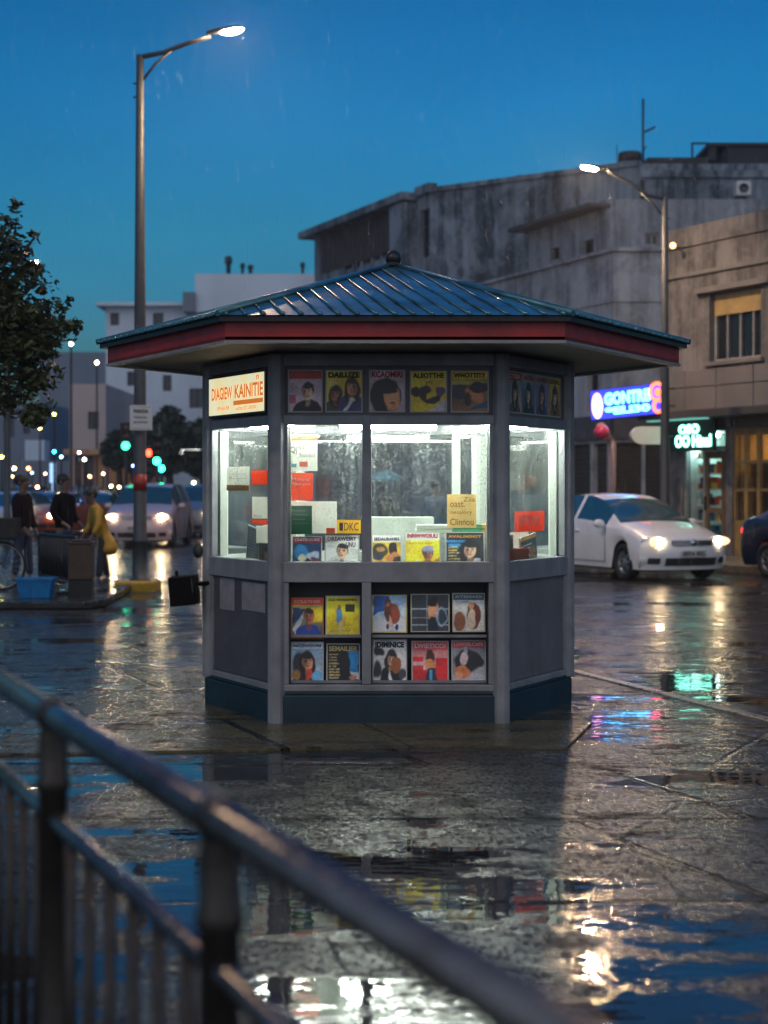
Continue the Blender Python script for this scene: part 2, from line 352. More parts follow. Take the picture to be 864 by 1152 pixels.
def glass_mat(name, fog, tintc=(.93, .97, .96), wet=1.0, toplow=None):
    m, nt, bs, out = newmat(name); nt.nodes.remove(bs)
    g = nt.nodes.new('ShaderNodeNewGeometry'); pos = g.outputs['Position']
    tr = nt.nodes.new('ShaderNodeBsdfTransparent'); tr.inputs[0].default_value = (*tintc, 1)
    gl = nt.nodes.new('ShaderNodeBsdfGlossy'); gl.inputs['Roughness'].default_value = .03
    fr = nt.nodes.new('ShaderNodeFresnel'); fr.inputs[0].default_value = 1.45
    a = nt.nodes.new('ShaderNodeMixShader'); nt.links.new(mth(nt, 'MULTIPLY', fr.outputs[0], 1.3, clamp=True), a.inputs[0]); nt.links.new(tr.outputs[0], a.inputs[1]); nt.links.new(gl.outputs[0], a.inputs[2])
    di = nt.nodes.new('ShaderNodeBsdfDiffuse'); di.inputs[0].default_value = (.55, .62, .60, 1)
    tl = nt.nodes.new('ShaderNodeBsdfTranslucent'); tl.inputs[0].default_value = (.62, .70, .68, 1)
    d = nt.nodes.new('ShaderNodeMixShader'); d.inputs[0].default_value = .55; nt.links.new(di.outputs[0], d.inputs[1]); nt.links.new(tl.outputs[0], d.inputs[2])
    big = ramp(nt, noise(nt, scaled(nt, pos, (3.2, 3.2, 2.0)), 1.2, 4), [(.38, .1), (.6, 1.0)])
    drops = nt.nodes.new('ShaderNodeTexVoronoi'); drops.inputs['Scale'].default_value = 75; nt.links.new(pos, drops.inputs['Vector'])
    dm = ramp(nt, drops.outputs['Distance'], [(.22, 1.0), (.5, .25)])
    speck = ramp(nt, noise(nt, pos, 62, 4, .7), [(.50, 0.0), (.60, 1.0)])
    run = ramp(nt, noise(nt, scaled(nt, pos, (55, 55, 2.0)), 1, 3), [(.5, 0.0), (.68, 1.0)])
    sep = nt.nodes.new('ShaderNodeSeparateXYZ'); nt.links.new(pos, sep.inputs[0])
    hm = nt.nodes.new('ShaderNodeMapRange'); hm.inputs[1].default_value = 1.15; hm.inputs[2].default_value = 1.95; hm.inputs[3].default_value = .22; hm.inputs[4].default_value = 1.0
    nt.links.new(sep.outputs[2], hm.inputs[0])
    t = mth(nt, 'ADD', mth(nt, 'MULTIPLY', speck, .9), mth(nt, 'MULTIPLY', dm, .15)); t = mth(nt, 'ADD', t, mth(nt, 'MULTIPLY', run, .35))
    f = mth(nt, 'MULTIPLY', mth(nt, 'MULTIPLY', t, big), mth(nt, 'MULTIPLY', hm.outputs[0], fog), clamp=True)
    b = nt.nodes.new('ShaderNodeMixShader'); nt.links.new(f, b.inputs[0]); nt.links.new(a.outputs[0], b.inputs[1]); nt.links.new(d.outputs[0], b.inputs[2])
    nt.links.new(b.outputs[0], out.inputs[0]); return m
def paper_mat(name, col, tl=.5):
    m, nt, bs, out = newmat(name); g = nt.nodes.new('ShaderNodeTexCoord').outputs['Object']
    c = mixc(nt, noise(nt, g, 14, 3), col, tuple(x*.9 for x in col)); nt.links.new(c, bs.inputs['Base Color']); bs.inputs['Roughness'].default_value = .6
    t = nt.nodes.new('ShaderNodeBsdfTranslucent'); nt.links.new(c, t.inputs[0]); x = nt.nodes.new('ShaderNodeMixShader'); x.inputs[0].default_value = tl
    nt.links.new(bs.outputs[0], x.inputs[1]); nt.links.new(t.outputs[0], x.inputs[2]); nt.links.new(x.outputs[0], out.inputs[0]); return m
M_PAPER = paper_mat('white_paper', (.85, .85, .80)); M_CREAM = paper_mat('cream_paper', (.90, .74, .40)); M_ORANGE = paper_mat('orange_paper', (.95, .18, .03)); M_GREENP = paper_mat('green_paper', (.01, .25, .11)); M_YELLOWP = paper_mat('yellow_paper', (.90, .62, .03))
M_GLASSF = glass_mat('wet_front_glass', .50)
M_GLASSB = glass_mat('misted_back_glass', .40, (.75, .82, .84))

# text as real flat lettering, cached and normalised to a unit box (x 0..1, z 0..1)
_txt = {}
def text_data(body, bold=.0):
    k = (body, bold)
    if k in _txt: return _txt[k]
    cu = bpy.data.curves.new('txt', 'FONT'); cu.body = body; cu.size = 1; cu.offset = bold; cu.resolution_u = 3
    ob = bpy.data.objects.new('txt', cu); COL.objects.link(ob)
    dg = bpy.context.evaluated_depsgraph_get(); dg.update(); me = bpy.data.meshes.new_from_object(ob.evaluated_get(dg))
    co = np.empty(len(me.vertices) * 3); me.vertices.foreach_get('co', co); co = co.reshape(-1, 3)
    fs = [tuple(p.vertices) for p in me.polygons]
    mn = co.min(0); mx = co.max(0); v = [((x - mn[0]) / (mx[0] - mn[0]), 0, (y - mn[1]) / (mx[1] - mn[1])) for x, y, z in co]
    bpy.data.objects.remove(ob); bpy.data.curves.remove(cu); bpy.data.meshes.remove(me)
    _txt[k] = (v, fs); return _txt[k]
def put_text(mb, body, x0, x1, z0, z1, y=0, bold=.02, mi=0, M=None):
    v, f = text_data(body, bold)
    mb.add([(x0 + a * (x1 - x0), y, z0 + c * (z1 - z0)) for a, b, c in v], f, mi, False, M)

# ------------------------------------------------------------------ printed covers: painter on a fine vertex grid
GW, GH = 52, 64
_yy, _xx = np.mgrid[0:GH, 0:GW]; _xx = _xx / (GW - 1); _yy = _yy / (GH - 1)
def _sm(d, soft): return np.clip(.5 - d / soft, 0, 1)
class Paint:
    def __init__(s, c1, c2=None, rng=0):
        s.r = np.random.RandomState(rng); s.wx = s.low() * .085; s.wy = s.low() * .07; a = np.array(s2l(c1)); b = np.array(s2l(c2 or c1)); s.im = a + (b - a) * _yy[..., None]
    def low(s, n=7):
        g = s.r.rand(n, n) - .5; yi = _yy * (n-1); xi = _xx * (n-1); y0 = np.clip(yi.astype(int), 0, n-2); x0 = np.clip(xi.astype(int), 0, n-2); fy = yi - y0; fx = xi - x0; fx = fx*fx*(3-2*fx); fy = fy*fy*(3-2*fy)
        return (g[y0, x0]*(1-fx) + g[y0, x0+1]*fx)*(1-fy) + (g[y0+1, x0]*(1-fx) + g[y0+1, x0+1]*fx)*fy
    def put(s, m, c): c = np.array(s2l(c)); s.im = s.im * (1 - m[..., None]) + c * m[..., None]; return s
    def ell(s, cx, cy_, rx, ry, c, soft=.12, rot=0):
        dx = _xx + s.wx - cx; dy = _yy + s.wy - cy_; ca, sa = math.cos(rot), math.sin(rot)
        u = (dx * ca + dy * sa) / rx; v = (-dx * sa + dy * ca) / ry
        return s.put(_sm(np.sqrt(u*u + v*v) - 1, soft), c)
    def rect(s, x0, y0, x1, y1, c): return s.put(((_xx >= x0) & (_xx <= x1) & (_yy >= y0) & (_yy <= y1)).astype(float), c)
    def poly(s, pts, c):
        m = np.zeros_like(_xx, bool); n = len(pts)
        for i in range(n):
            x1, y1 = pts[i]; x2, y2 = pts[(i + 1) % n]
            if y1 == y2: continue
            YY = _yy + s.wy; XX = _xx + s.wx; cond = ((y1 > YY) != (y2 > YY)) & (XX < (x2 - x1) * (YY - y1) / (y2 - y1) + x1); m ^= cond
        return s.put(m.astype(float), c)
    def lines(s, x0, y0, x1, y1, n, c):
        h = (y1 - y0) / n
        for i in range(n):
            y = y0 + h * i + h * .25; w = x0 + (x1 - x0) * s.r.uniform(.55, 1)
            m = ((_xx >= x0) & (_xx <= w) & (_yy >= y) & (_yy <= y + h * .5)) & (s.r.rand(*_xx.shape) < .8); s.put(m * .85, c)
        return s
    def blobs(s, x0, y0, x1, y1, n, cols, r=.06):
        for i in range(n):
            s.ell(s.r.uniform(x0, x1), s.r.uniform(y0, y1), s.r.uniform(.4, 1.3) * r, s.r.uniform(.4, 1.3) * r, cols[i % len(cols)], .3, s.r.uniform(0, 3))
        return s
    def face(s, cx, cy_, k, skin, hair, coat, style=0, look=1):
        sh = tuple(x * .62 for x in s.h(skin)); 
        s.ell(cx, cy_ - 1.55 * k, 1.35 * k, .95 * k, coat, .08)                     # shoulders
        s.poly([(cx - 1.3*k, cy_ - 1.4*k), (cx - .3*k, cy_ - .75*k), (cx + .3*k, cy_ - .75*k), (cx + 1.3*k, cy_ - 1.4*k), (cx + 1.3*k, -.1), (cx - 1.3*k, -.1)], coat)
        if style in (1, 3): s.ell(cx, cy_ - .25*k, .78*k, 1.15*k, hair, .1)           # long hair
        s.rect(cx - .2*k, cy_ - .95*k, cx + .2*k, cy_ - .4*k, sh); s.ell(cx, cy_ - .95*k, .26*k, .2*k, sh, .2)
        s.ell(cx, cy_ + .14*k, .56*k, .62*k, hair, .1)
        s.ell(cx, cy_ - .06*k, .45*k, .58*k, skin, .1)
        s.ell(cx - look*.27*k, cy_ - .1*k, .17*k, .42*k, sh, .8)                     # shaded cheek
        if style == 2: s.ell(cx, cy_ + .42*k, .52*k, .36*k, '#8f8fb0', .1); s.rect(cx - .5*k, cy_ + .18*k, cx + .5*k, cy_ + .3*k, '#77779a')
        else: s.ell(cx + look*.1*k, cy_ + .42*k, .5*k, .24*k, hair, .15)
        for e in (-1, 1):
            s.ell(cx + e*.19*k, cy_ + .02*k, .1*k, .05*k, '#1c1210', .3); s.ell(cx + e*.19*k, cy_ + .12*k, .13*k, .03*k, '#20140f', .3)
        s.ell(cx + look*.03*k, cy_ - .14*k, .05*k, .12*k, sh, .5); s.ell(cx, cy_ - .34*k, .15*k, .05*k, '#7a2a22', .3)
        return s
    def h(s, c): 
        c = c.lstrip('#'); return tuple(int(c[i:i+2], 16) / 255 for i in (0, 2, 4))
    def grain(s, a=.08):
        g = s.r.rand(5, 4); 
        yi = _yy * 4; xi = _xx * 3; y0 = np.clip(yi.astype(int), 0, 3); x0 = np.clip(xi.astype(int), 0, 2); fy = yi - y0; fx = xi - x0
        low = (g[y0, x0]*(1-fx) + g[y0, x0+1]*fx)*(1-fy) + (g[y0+1, x0]*(1-fx) + g[y0+1, x0+1]*fx)*fy
        s.im = s.im * (.62 + .7 * low)[..., None]
        fn = s.r.rand(GH//3+2, GW//3+2); fn = fn[(np.arange(GH)//3)][:, (np.arange(GW)//3)]
        s.im = s.im * (1 + (fn - .5)[..., None] * .35) * (1 + (s.r.rand(*s.im.shape[:2]) - .5)[..., None] * a * 2.5)
        k = s.im; s.im = .5*k + .125*(np.roll(k, 1, 0) + np.roll(k, -1, 0) + np.roll(k, 1, 1) + np.roll(k, -1, 1)); return s
def _h(c): return '#%02x%02x%02x' % tuple(int(max(0, min(1, x)) * 255) for x in c)
_s2l0 = s2l
M_PRINT = None
def print_mat():
    m, nt, bs, out = newmat('glossy_print')
    a = nt.nodes.new('ShaderNodeVertexColor'); a.layer_name = 'art'
    nt.links.new(a.outputs[0], bs.inputs['Base Color']); bs.inputs['Roughness'].default_value = .32
    return m
M_PRINT = print_mat()
def art_mesh(name, paint, w, h, parent, y=-.0035):
    """the printed picture of a cover as its own sheet, x -w/2..w/2, z 0..h"""
    vs = [((i / (GW-1) - .5) * w, y, j / (GH-1) * h) for j in range(GH) for i in range(GW)]
    fs = [(j*GW+i, j*GW+i+1, (j+1)*GW+i+1, (j+1)*GW+i) for j in range(GH-1) for i in range(GW-1)]
    me = bpy.data.meshes.new(name); me.from_pydata(vs, [], fs); me.materials.append(M_PRINT)
    at = me.color_attributes.new('art', 'FLOAT_COLOR', 'POINT')
    c = np.ones((GH, GW, 4), np.float32); c[..., :3] = np.clip(paint.im * 1.5, 0, .92); at.data.foreach_set('color', c.ravel())
    o = bpy.data.objects.new(name, me); COL.objects.link(o); o.parent = parent; return o
def magazine(loc, rz, w, h, paint, title, tcol, label, tz=(.84, .97), tx=(.05, .95), tilt=0, border='#b9bab8', name='magazine', group=None, bold=.03, thick=.008, extra=None):
    m = MB(); m.box(-w/2, w/2, 0, thick, 0, h)
    o = m.build(name, pm('paper_edge', border, .6, var=.05, scale=9, bmp=0), None, 0, label, 'magazine' if name == 'magazine' else 'poster', group)
    o.location = loc; o.rotation_euler = (tilt, 0, rz)
    a = art_mesh('cover_print', paint, w * .93, h * .945, o, -.0015); a.location.z = h * .028
    if title:
        t = MB(); put_text(t, title, (tx[0] - .5) * w * .93, (tx[1] - .5) * w * .93, tz[0] * h, tz[1] * h * .985, -.0032, bold)
        if extra:
            for (s_, x0, x1, z0, z1) in extra: put_text(t, s_, (x0 - .5) * w * .93, (x1 - .5) * w * .93, z0 * h, z1 * h, -.0032, bold)
        t.build('title', ink(tcol), o)
    return o
# ------------------------------------------------------------------ ground, plaza, kerbs
def sheet(name, poly, z, m, sub=0):
    b = MB(); b.add([(x, y, z) for x, y in poly], [tuple(range(len(poly)))]); return b.build(name, m, kind='structure')
sheet('road', [(-900, -60), (900, -60), (900, 1500), (-900, 1500)], -.05, M_ROAD)
KA, KB = Vector((4.9, 2.9)), Vector((-2.55, 24.6))          # kerb line of the plaza
pl = MB(); pl.prism([(-30, -8), (8.6, -8), (KA.x, KA.y), (KB.x, KB.y), (-30, 25.4)], -.2, 0)
pl.build('pavement', M_PLAZA, kind='structure')
def kerb(name, p, q, w, z0, z1, m, off=0, seg=1.0):
    p, q = Vector(p), Vector(q); d = (q - p); L = d.length; d.normalize(); n = Vector((-d.y, d.x)); b = MB(); t = 0
    while t < L - .05:
        t2 = min(L, t + seg) - .012; a = p + d * t; c = p + d * t2
        b.prism([tuple(a + n*off), tuple(c + n*off), tuple(c + n*(off+w)), tuple(a + n*(off+w))], z0, z1 + random.uniform(-.003, .003)); t += seg
    return b.build(name, m, bevel=.008, kind='structure')
pd = MB(); pd.prism([(-2.25, 8.72), (.42, 9.02), (1.05, 8.95), (1.32, 9.9), (1.30, 12.6), (-2.0, 12.9), (-2.3, 10.8)], .0, .014)
pd.build('pavement', ground_mat('kiosk_pad', True, (.045, .038, .022), (.085, .075, .045), .41, (3.3, 1.28, 0)), kind='structure')
kerb('kerb', KA, KB, -.10, -.2, .012, M_KERB)
kerb('kerb', (8.6, -8), KA, -.10, -.2, .012, M_KERB)
kerb('kerb', KB, (-30, 25.4), -.10, -.2, .012, M_KERB)
# low raised island where the people stand
isl = MB(); isl.prism([(-16, 19.6), (-3.72, 19.3), (-3.55, 19.8), (-3.75, 24.2), (-16, 24.6)], .004, .10)
isl.build('raised_pavement', M_PLAZA, bevel=.02, kind='structure')
# ------------------------------------------------------------------ buildings
class Face:
    """vertical wall plane through P (x,y) along D; maps photo pixels to (u, z) on it"""
    def __init__(s, P, Q): s.P = Vector(P); s.Q = Vector(Q); s.D = (s.Q - s.P); s.L = s.D.length; s.D.normalize()
    def u(s, px):
        k = (px - 432) / FPX     # x = k*y
        t = (k * s.P.y - s.P.x) / (s.D.x - k * s.D.y); return t
    def uz(s, px, py): t = s.u(px); y = s.P.y + s.D.y * t; return t, 1.5 + (550 - py) / FPX * y
    def rect(s, x0, y0, x1, y1):
        xm = (x0 + x1) / 2; return (s.u(x0), s.u(x1), s.uz(xm, y1)[1], s.uz(xm, y0)[1])
    def M(s): # local: X=u, Y=inward, Z up
        n = Vector((-s.D.y, s.D.x))
        return Matrix(((s.D.x, n.x, 0, s.P.x), (s.D.y, n.y, 0, s.P.y), (0, 0, 1, 0), (0, 0, 0, 1)))
def wall_open(mb, face, z0, z1, ops, depth=.22, mi=0):
    us = sorted({0, face.L, *[o[0] for o in ops], *[o[1] for o in ops]}); zs = sorted({z0, z1, *[o[2] for o in ops], *[o[3] for o in ops]})
    M = face.M()
    for a, b in zip(us, us[1:]):
        for c, d in zip(zs, zs[1:]):
            um, zm = (a + b) / 2, (c + d) / 2
            if any(o[0] < um < o[1] and o[2] < zm < o[3] for o in ops): continue
            mb.add([(a, 0, c), (b, 0, c), (b, 0, d), (a, 0, d)], [(0, 1, 2, 3)], mi, False, M)
    for a, b, c, d in ops:
        mb.add([(a, 0, c), (b, 0, c), (b, 0, d), (a, 0, d), (a, depth, c), (b, depth, c), (b, depth, d), (a, depth, d)],
               [(0, 4, 5, 1), (1, 5, 6, 2), (2, 6, 7, 3), (3, 7, 4, 0)], mi, False, M)
def window(face, o, root, depth=.2, nx=2, nz=1, fm=None, pane=None, blind=0, fw=.05):
    a, b, c, d = o; M = face.M(); fm = fm or M_WFRAME
    f = MB(M)
    for x0, x1, q0, q1 in ((a, a+fw, c, d), (b-fw, b, c, d), (a+fw, b-fw, c, c+fw), (a+fw, b-fw, d-fw, d)): f.box(x0, x1, depth-.05, depth+.01, q0, q1)
    for i in range(1, nx):
        x = a + (b - a) * i / nx; f.box(x - fw*.4, x + fw*.4, depth-.045, depth+.012, c+fw, d-fw)
    for i in range(1, nz):
        z = c + (d - c) * i / nz; f.box(a+fw, b-fw, depth-.04, depth+.014, z - fw*.4, z + fw*.4)
    w = f.build('window', fm, root)
    p = MB(M); p.box(a+.01, b-.01, depth+.02, depth+.04, c+.01, d-.01); p.build('pane', pane or M_PANE, w)
    if blind:
        s = MB(M)
        n = 10
        for i in range(n): zz = d - fw - blind * (i + 1) / n; s.box(a+fw, b-fw, depth-.09, depth-.06 , zz + .004, zz + blind / n)
        s.build('blind', pm('shutter_blind', (.42, .30, .13), .6, scale=4), w)
    return w
def block(name, label, faces_ops, foot, z0, h, m, roofm=None, group=None, cat='building', roof_over=0, roof_t=.2, zbase=None, parapet=0):
    """faces_ops: {edge index: ops}; foot CCW list"""
    c = Vector((sum(p[0] for p in foot) / len(foot), sum(p[1] for p in foot) / len(foot)))
    root = empty(name, (0, 0, 0), 0, label, cat, group)
    b = MB(); n = len(foot); fc = []
    for i in range(n):
        f = Face(foot[i], foot[(i+1) % n]); fc.append(f); wall_open(b, f, z0, h, faces_ops.get(i, []))
    b.build('wall', m, root)
    r = MB()
    if roof_over:
        pts = []
        for i in range(n):
            p = Vector(foot[i]); d = (p - c).normalized() * roof_over; pts.append(tuple(p + d))
    else: pts = [tuple(Vector(p) + (c - Vector(p)).normalized() * .02) for p in foot]
    r.prism(pts, h - (.0 if roof_over else .12), h + (roof_t if roof_over else -.02)); r.build('roof', roofm or m, root)
    if parapet:
        pp = MB()
        for i in range(n):
            f = fc[i]; pp.box(-.06, f.L + .06, -.06, .16, h - .25, h + parapet, 0, f.M())
        pp.build('parapet', m, root)
    return root, fc

# --- A : beige corner building on the right
PA, PAf = Vector((6.2, 34.0)), Vector((6.2, 34.0)) + Vector((.486, -.874)) * 13
fa = Face(PA, PAf)
footA = [tuple(PA), tuple(PAf), (PAf.x + 8, PAf.y + 4.5), (PA.x + 8, PA.y + 4.5)]
winA = fa.rect(798, 326, 856, 404)
shop = (fa.u(768), fa.u(816), .12, 2.72); shop2 = (fa.u(824), fa.u(880), .12, 2.75)
opsA = [winA, shop, shop2]
for k in range(2): # more of the street front beyond the frame
    u0 = winA[1] + 1.6 + k * 3.1; opsA.append((u0, u0 + 1.6, winA[2], winA[3]))
for k in range(2):
    u0 = shop2[1] + .6 + k * 3; opsA.append((u0, u0 + 2.2, .12, 2.75))
rA, fcA = block('corner_building', 'beige rendered building with roller blind window above two lit shops', {0: opsA}, footA, -.05, 6.95, M_WALLA, parapet=.16)
window(fa, winA, rA, .2, 4, 1, blind=.42)
for o in opsA[3:5]: window(fa, o, rA, .2, 4, 1, blind=.3)
for o in opsA[5:]: window(fa, o, rA, .2, 2, 1, M_DFRAME)
b = MB(fa.M())      # projecting head and sill of the window, cornice bands, cladding grooves
b.box(winA[0]-.35, winA[1]+.35, -.14, -.002, winA[3]+.02, winA[3]+.14); b.box(winA[0]-.1, winA[1]+.1, -.1, -.002, winA[2]-.1, winA[2]-.01)
b.box(-.03, 13.03, -.07, -.002, 6.05, 6.13)
b.build('moulding', M_WALLA2, rA, bevel=.01)
b = MB(fa.M()); z = [3.18, 3.62, 3.98]
uu = -.02; edges = [0, .62, 1.62, 2.75, 4.2, 5.4, 6.9, 8.3, 9.8, 11.3, 13]
for i in range(len(edges) - 1):
    for (q0, q1) in ((3.16, 3.655), (3.675, 4.03)): b.box(edges[i] + .012, edges[i+1] - .012, -.05, -.002, q0, q1)
b.build('cladding_panel', M_WALLA2, rA, bevel=.006)
b = MB(fa.M()); b.box(-.1, 13.1, -.75, -.003, 2.98, 3.14); b.build('canopy', M_ROOFD, rA, bevel=.01)
b = MB(fa.M()); b.box(shop[1] + .02, 13.0, -.12, -.003, 2.78, 2.97); b.build('shop_fascia', pm('brown_fascia', (.10, .075, .055), .6), rA)
def shop_fit(o, root, m_in, wallc, wares, seed):
    rnd = random.Random(seed); a, b_, c, d = o
    rm = MB(fa.M()); D = 2.2
    rm.add([(a,.22,c),(b_,.22,c),(b_,D,c),(a,D,c),(a,.22,d),(b_,.22,d),(b_,D,d),(a,D,d)], [(0,1,2,3),(4,7,6,5),(0,3,7,4),(1,5,6,2),(3,2,6,7)])
    rm.build('shop_interior', m_in, root)
# teal-white lit shop: glass front, wooden door with shelves of wares behind
shop_fit(shop, rA, pm('shop_wall_pale', (.70, .80, .77), .6), None, None, 1)
l = MB(fa.M()); l.box(shop[0]+.1, shop[0]+.5, .3, .6, 2.62, 2.68); l.build('shop_light', emis('shop_tube', (.62, 1, .93), 34), rA)
g = MB(fa.M())
for x0, x1 in ((shop[0], shop[0]+.06), (shop[0]+.60, shop[0]+.66), (shop[1]-.06, shop[1])): g.box(x0, x1, .05, .12, .12, 2.72)
g.box(shop[0]+.06, shop[0]+.60, .05, .12, .12, .5); g.box(shop[0]+.66, shop[1]-.06, .05, .12, 2.3, 2.4)
g.build('shop_frame', pm('alu_frame', (.38, .42, .42), .4, metal=.4), rA)
g = MB(fa.M()); x0, x1 = shop[0]+.68, shop[1]-.07
for q in ((x0, x0+.10, .14, 2.28), (x1-.10, x1, .14, 2.28), (x0+.1, x1-.1, .14, .45), (x0+.1, x1-.1, 2.15, 2.28), (x0+.1, x1-.1, 1.0, 1.1)): g.box(q[0], q[1], .04, .09, q[2], q[3])
dr = g.build('door', pm('wood_door', (.16, .09, .035), .5), rA)
g = MB(fa.M()); g.box(x0+.02, x0+.05, -.02, .035, 1.05, 1.35); g.build('handle', M_GREYMETAL, dr)
sh = MB(fa.M()); it = MB(fa.M()); rnd = random.Random(4)
for k in range(6):
    z = .45 + k * .34; sh.box(shop[0]+.1, shop[1]-.1, .30, .62, z, z+.03)
    x = shop[0] + .12
    while x < shop[1] - .2:
        w = rnd.uniform(.05, .12); it.box(x, x+w, .33, .55, z+.032, z+.032+rnd.uniform(.1, .25), rnd.randrange(5)); x += w + .015
sf = sh.build('shelf', M_WHITEP, rA)
it.build('shelf_wares', [ink('#d8d2c0'), ink('#c05028'), ink('#2f6f86'), ink('#e2c25a'), ink('#403838')], sf)
# brown shop with wooden glazed front
shop_fit(shop2, rA, pm('shop_wall_warm', (.45, .32, .16), .6), None, None, 2)
l = MB(fa.M()); l.box(shop2[0]+.3, shop2[0]+1.2, 1.2, 1.5, 2.6, 2.66); l.build('shop_light', emis('shop_warm', (1, .62, .22), 12), rA)
g = MB(fa.M()); a0, a1 = shop2[0], shop2[1]
nw = 4; w = (a1 - a0) / nw
for i in range(nw + 1): g.box(a0 + i*w - .05, a0 + i*w + .05, .04, .12, .12, 2.75)
for i in range(nw):
    for z0, z1 in ((.12, .85), (1.45, 1.51), (2.02, 2.08), (2.6, 2.75)): g.box(a0+i*w+.05, a0+(i+1)*w-.05, .05, .11, z0, z1)
g.build('shop_front', pm('ochre_wood', (.30, .20, .07), .5), rA)
g = MB(fa.M()); g.box(a0, a1, .6, .64, .9, 2.1); g.build('curtain', pm('brown_cloth', (.08, .06, .04), .9), rA)
# step in front
b = MB(fa.M()); b.box(-8, 16, -2.4, -.0, -.05, .10); b.build('far_pavement', M_KERB, kind='structure', bevel=.01)

# --- B : pale stepped building with terrace
PB = Vector((6.19, 42.0)); BL = Vector((4.09, 46.8)); Bd = (BL - PB).normalized()
BE = PB + Bd * 13
footB = [tuple(BE), tuple(PB), (10.5, 42.0), (12.0, 53)]
fB0, fB1 = Face(BE, PB), Face(PB, (10.5, 42.0))
winB = fB0.rect(661, 404, 673, 462)
shB = [(fB0.u(x0), fB0.u(x1), -.0, 2.75) for x0, x1 in ((606, 636), (641, 664), (667, 687))]
shB1 = [(fB1.u(x0), fB1.u(x1), .0, 2.75) for x0, x1 in ((693, 722), (726, 752))]
rB, fcB = block('terrace_building', 'pale rendered building with flat roof terrace and closed shutters below', {0: [winB] + shB, 1: shB1}, footB, -.05, 7.9, M_WALLB, parapet=.0)
window(fB0, winB, rB, .2, 1, 1, M_DFRAME)
for f, lst in ((fB0, shB), (fB1, shB1)):
    for o in lst:
        s = MB(f.M()); n = 22
        for i in range(n): z0 = o[2] + (o[3]-o[2]) * i / n; s.box(o[0]+.02, o[1]-.02, .14 , .16 + .012 * (i % 2), z0, z0 + (o[3]-o[2]) / n - .006)
        s.build('shutter', M_SHUT, rB)
b = MB(fB0.M()); b.box(.02, fB0.L - .0, -.10, -.002, 2.85, 3.5); b.M = fB1.M(); b.box(0, 4.3, -.10, -.003, 2.85, 3.5)
b.build('shop_fascia', pm('dark_fascia', (.07, .072, .085), .6), rB)
b = MB(fB0.M()); b.box(0, fB0.L, -.05, -.002, 6.55, 6.66); b.box(-.1, fB0.L+.05, -.09, .12, 7.91, 8.0); b.M = fB1.M(); b.box(.0, 4.3, -.05, -.002, 6.55, 6.66); b.box(-.0, 4.3, -.09, .12, 7.912, 8.002)
b.build('string_course', M_WALLB, rB)
# upper storey, set back
PU = Vector((6.43, 45.0)); UD = Bd; UE = PU + UD * 4.6
fU0, fU1 = Face(UE, PU), Face(PU, (11, 45.0))
o1 = [fU0.rect(656, 270, 668, 285), fU0.rect(620, 279, 629, 292)]; o2 = [fU1.rect(726, 262, 741, 276)]
b = MB(); wall_open(b, fU0, 7.8, 9.75, o1); wall_open(b, fU1, 7.8, 9.75, o2); wall_open(b, Face((11, 45), (12, 50)), 7.8, 9.75, []); wall_open(b, Face((12, 50), tuple(UE)), 7.8, 9.75, [])
up = b.build('upper_wall', M_WALLB, rB)
for o in o1: window(fU0, o, rB, .15, 1, 1, M_DFRAME)
for o in o2: window(fU1, o, rB, .15, 2, 1, M_WFRAME)
b = MB(fU0.M()); b.box(-.3, fU0.L + .05, -.6, .3, 9.62, 9.74); b.build('eave', M_ROOFD, rB)
b = MB(); b.prism([tuple(UE), tuple(PU), (11, 45), (12, 50)], 9.75, 9.88); b.build('upper_roof', M_WALLB, rB)
# --- C : big weathered concrete block behind
PC = Vector((1.8, 60.0)); CL = Vector((-3.15, 70.6)); CR = Vector((9.05, 55.0)); CR2 = Vector((19, 55.0))
footC = [tuple(CL), tuple(PC), tuple(CR), tuple(CR2), (24, 72), (4, 78)]
fC0 = Face(CL, PC); fC1 = Face(PC, CR); fC2 = Face(CR, CR2)
winC = [fC0.rect(x0, y0, x1, y1) for x0, y0, x1, y1 in ((388, 288, 396, 303), (399, 286, 405, 301), (409, 281, 417, 297), (420, 277, 427, 293), (430, 270, 437, 290), (438, 268, 443, 288), (444, 265, 450, 286))]
winC += [fC0.rect(472, 236, 483, 290)]
rC, fcC = block('concrete_building', 'large weathered concrete building with sloping eave and streaked blank wall', {0: winC}, footC, -.05, 13.0, M_WALLC, roof_over=0)
for i, o in enumerate(winC): window(fC0, o, rC, .25, 1, 1 if i < 7 else 3, M_DFRAME)
b = MB(fC0.M()); xx = fC0.u(362)
while xx < fC0.u(449): b.box(xx, xx + .5, -.05, -.003, 11.15, 12.80); xx += .56
b.build('cladding_panel', pm('brown_cladding', (.055, .045, .042), .8, var=.3, scale=2), rC)
b = MB(fC2.M()); xx = fC2.u(722); b.box(xx-.07, xx+.07, -.14, -.003, 8, 12.4); b.box(fC2.u(706), fC2.u(800), -.12, -.004, 10.72, 10.86); b.build('drainpipe', M_SHED, rC)
b = MB(fC0.M()); b.box(fC0.u(452), fC0.u(468), -.55, .1, 5, 12.75); b.build('pier', M_WALLC, rC)
b = MB(fC0.M()); b.box(-.3, fC0.u(470), -.7, .2, 12.82, 13.12); b.M = fC0.M(); b.box(fC0.u(470)+.002, fC0.L+.06, -.15, .25, 12.95, 13.3)
b.M = fC1.M(); b.box(-.05, fC1.L, -.1, .3, 12.93, 13.12); b.build('eave', M_WALLC, rC)
b = MB(fC2.M()); b.box(.02, fC2.L, -.12, .2, 12.5, 12.75); b.build('parapet', M_WALLC, rC)
def on_roof(name, label, cat, mbf, m, **k):
    b = MB(); mbf(b); return b.build(name, m, None, 0.01, label, cat, **k)
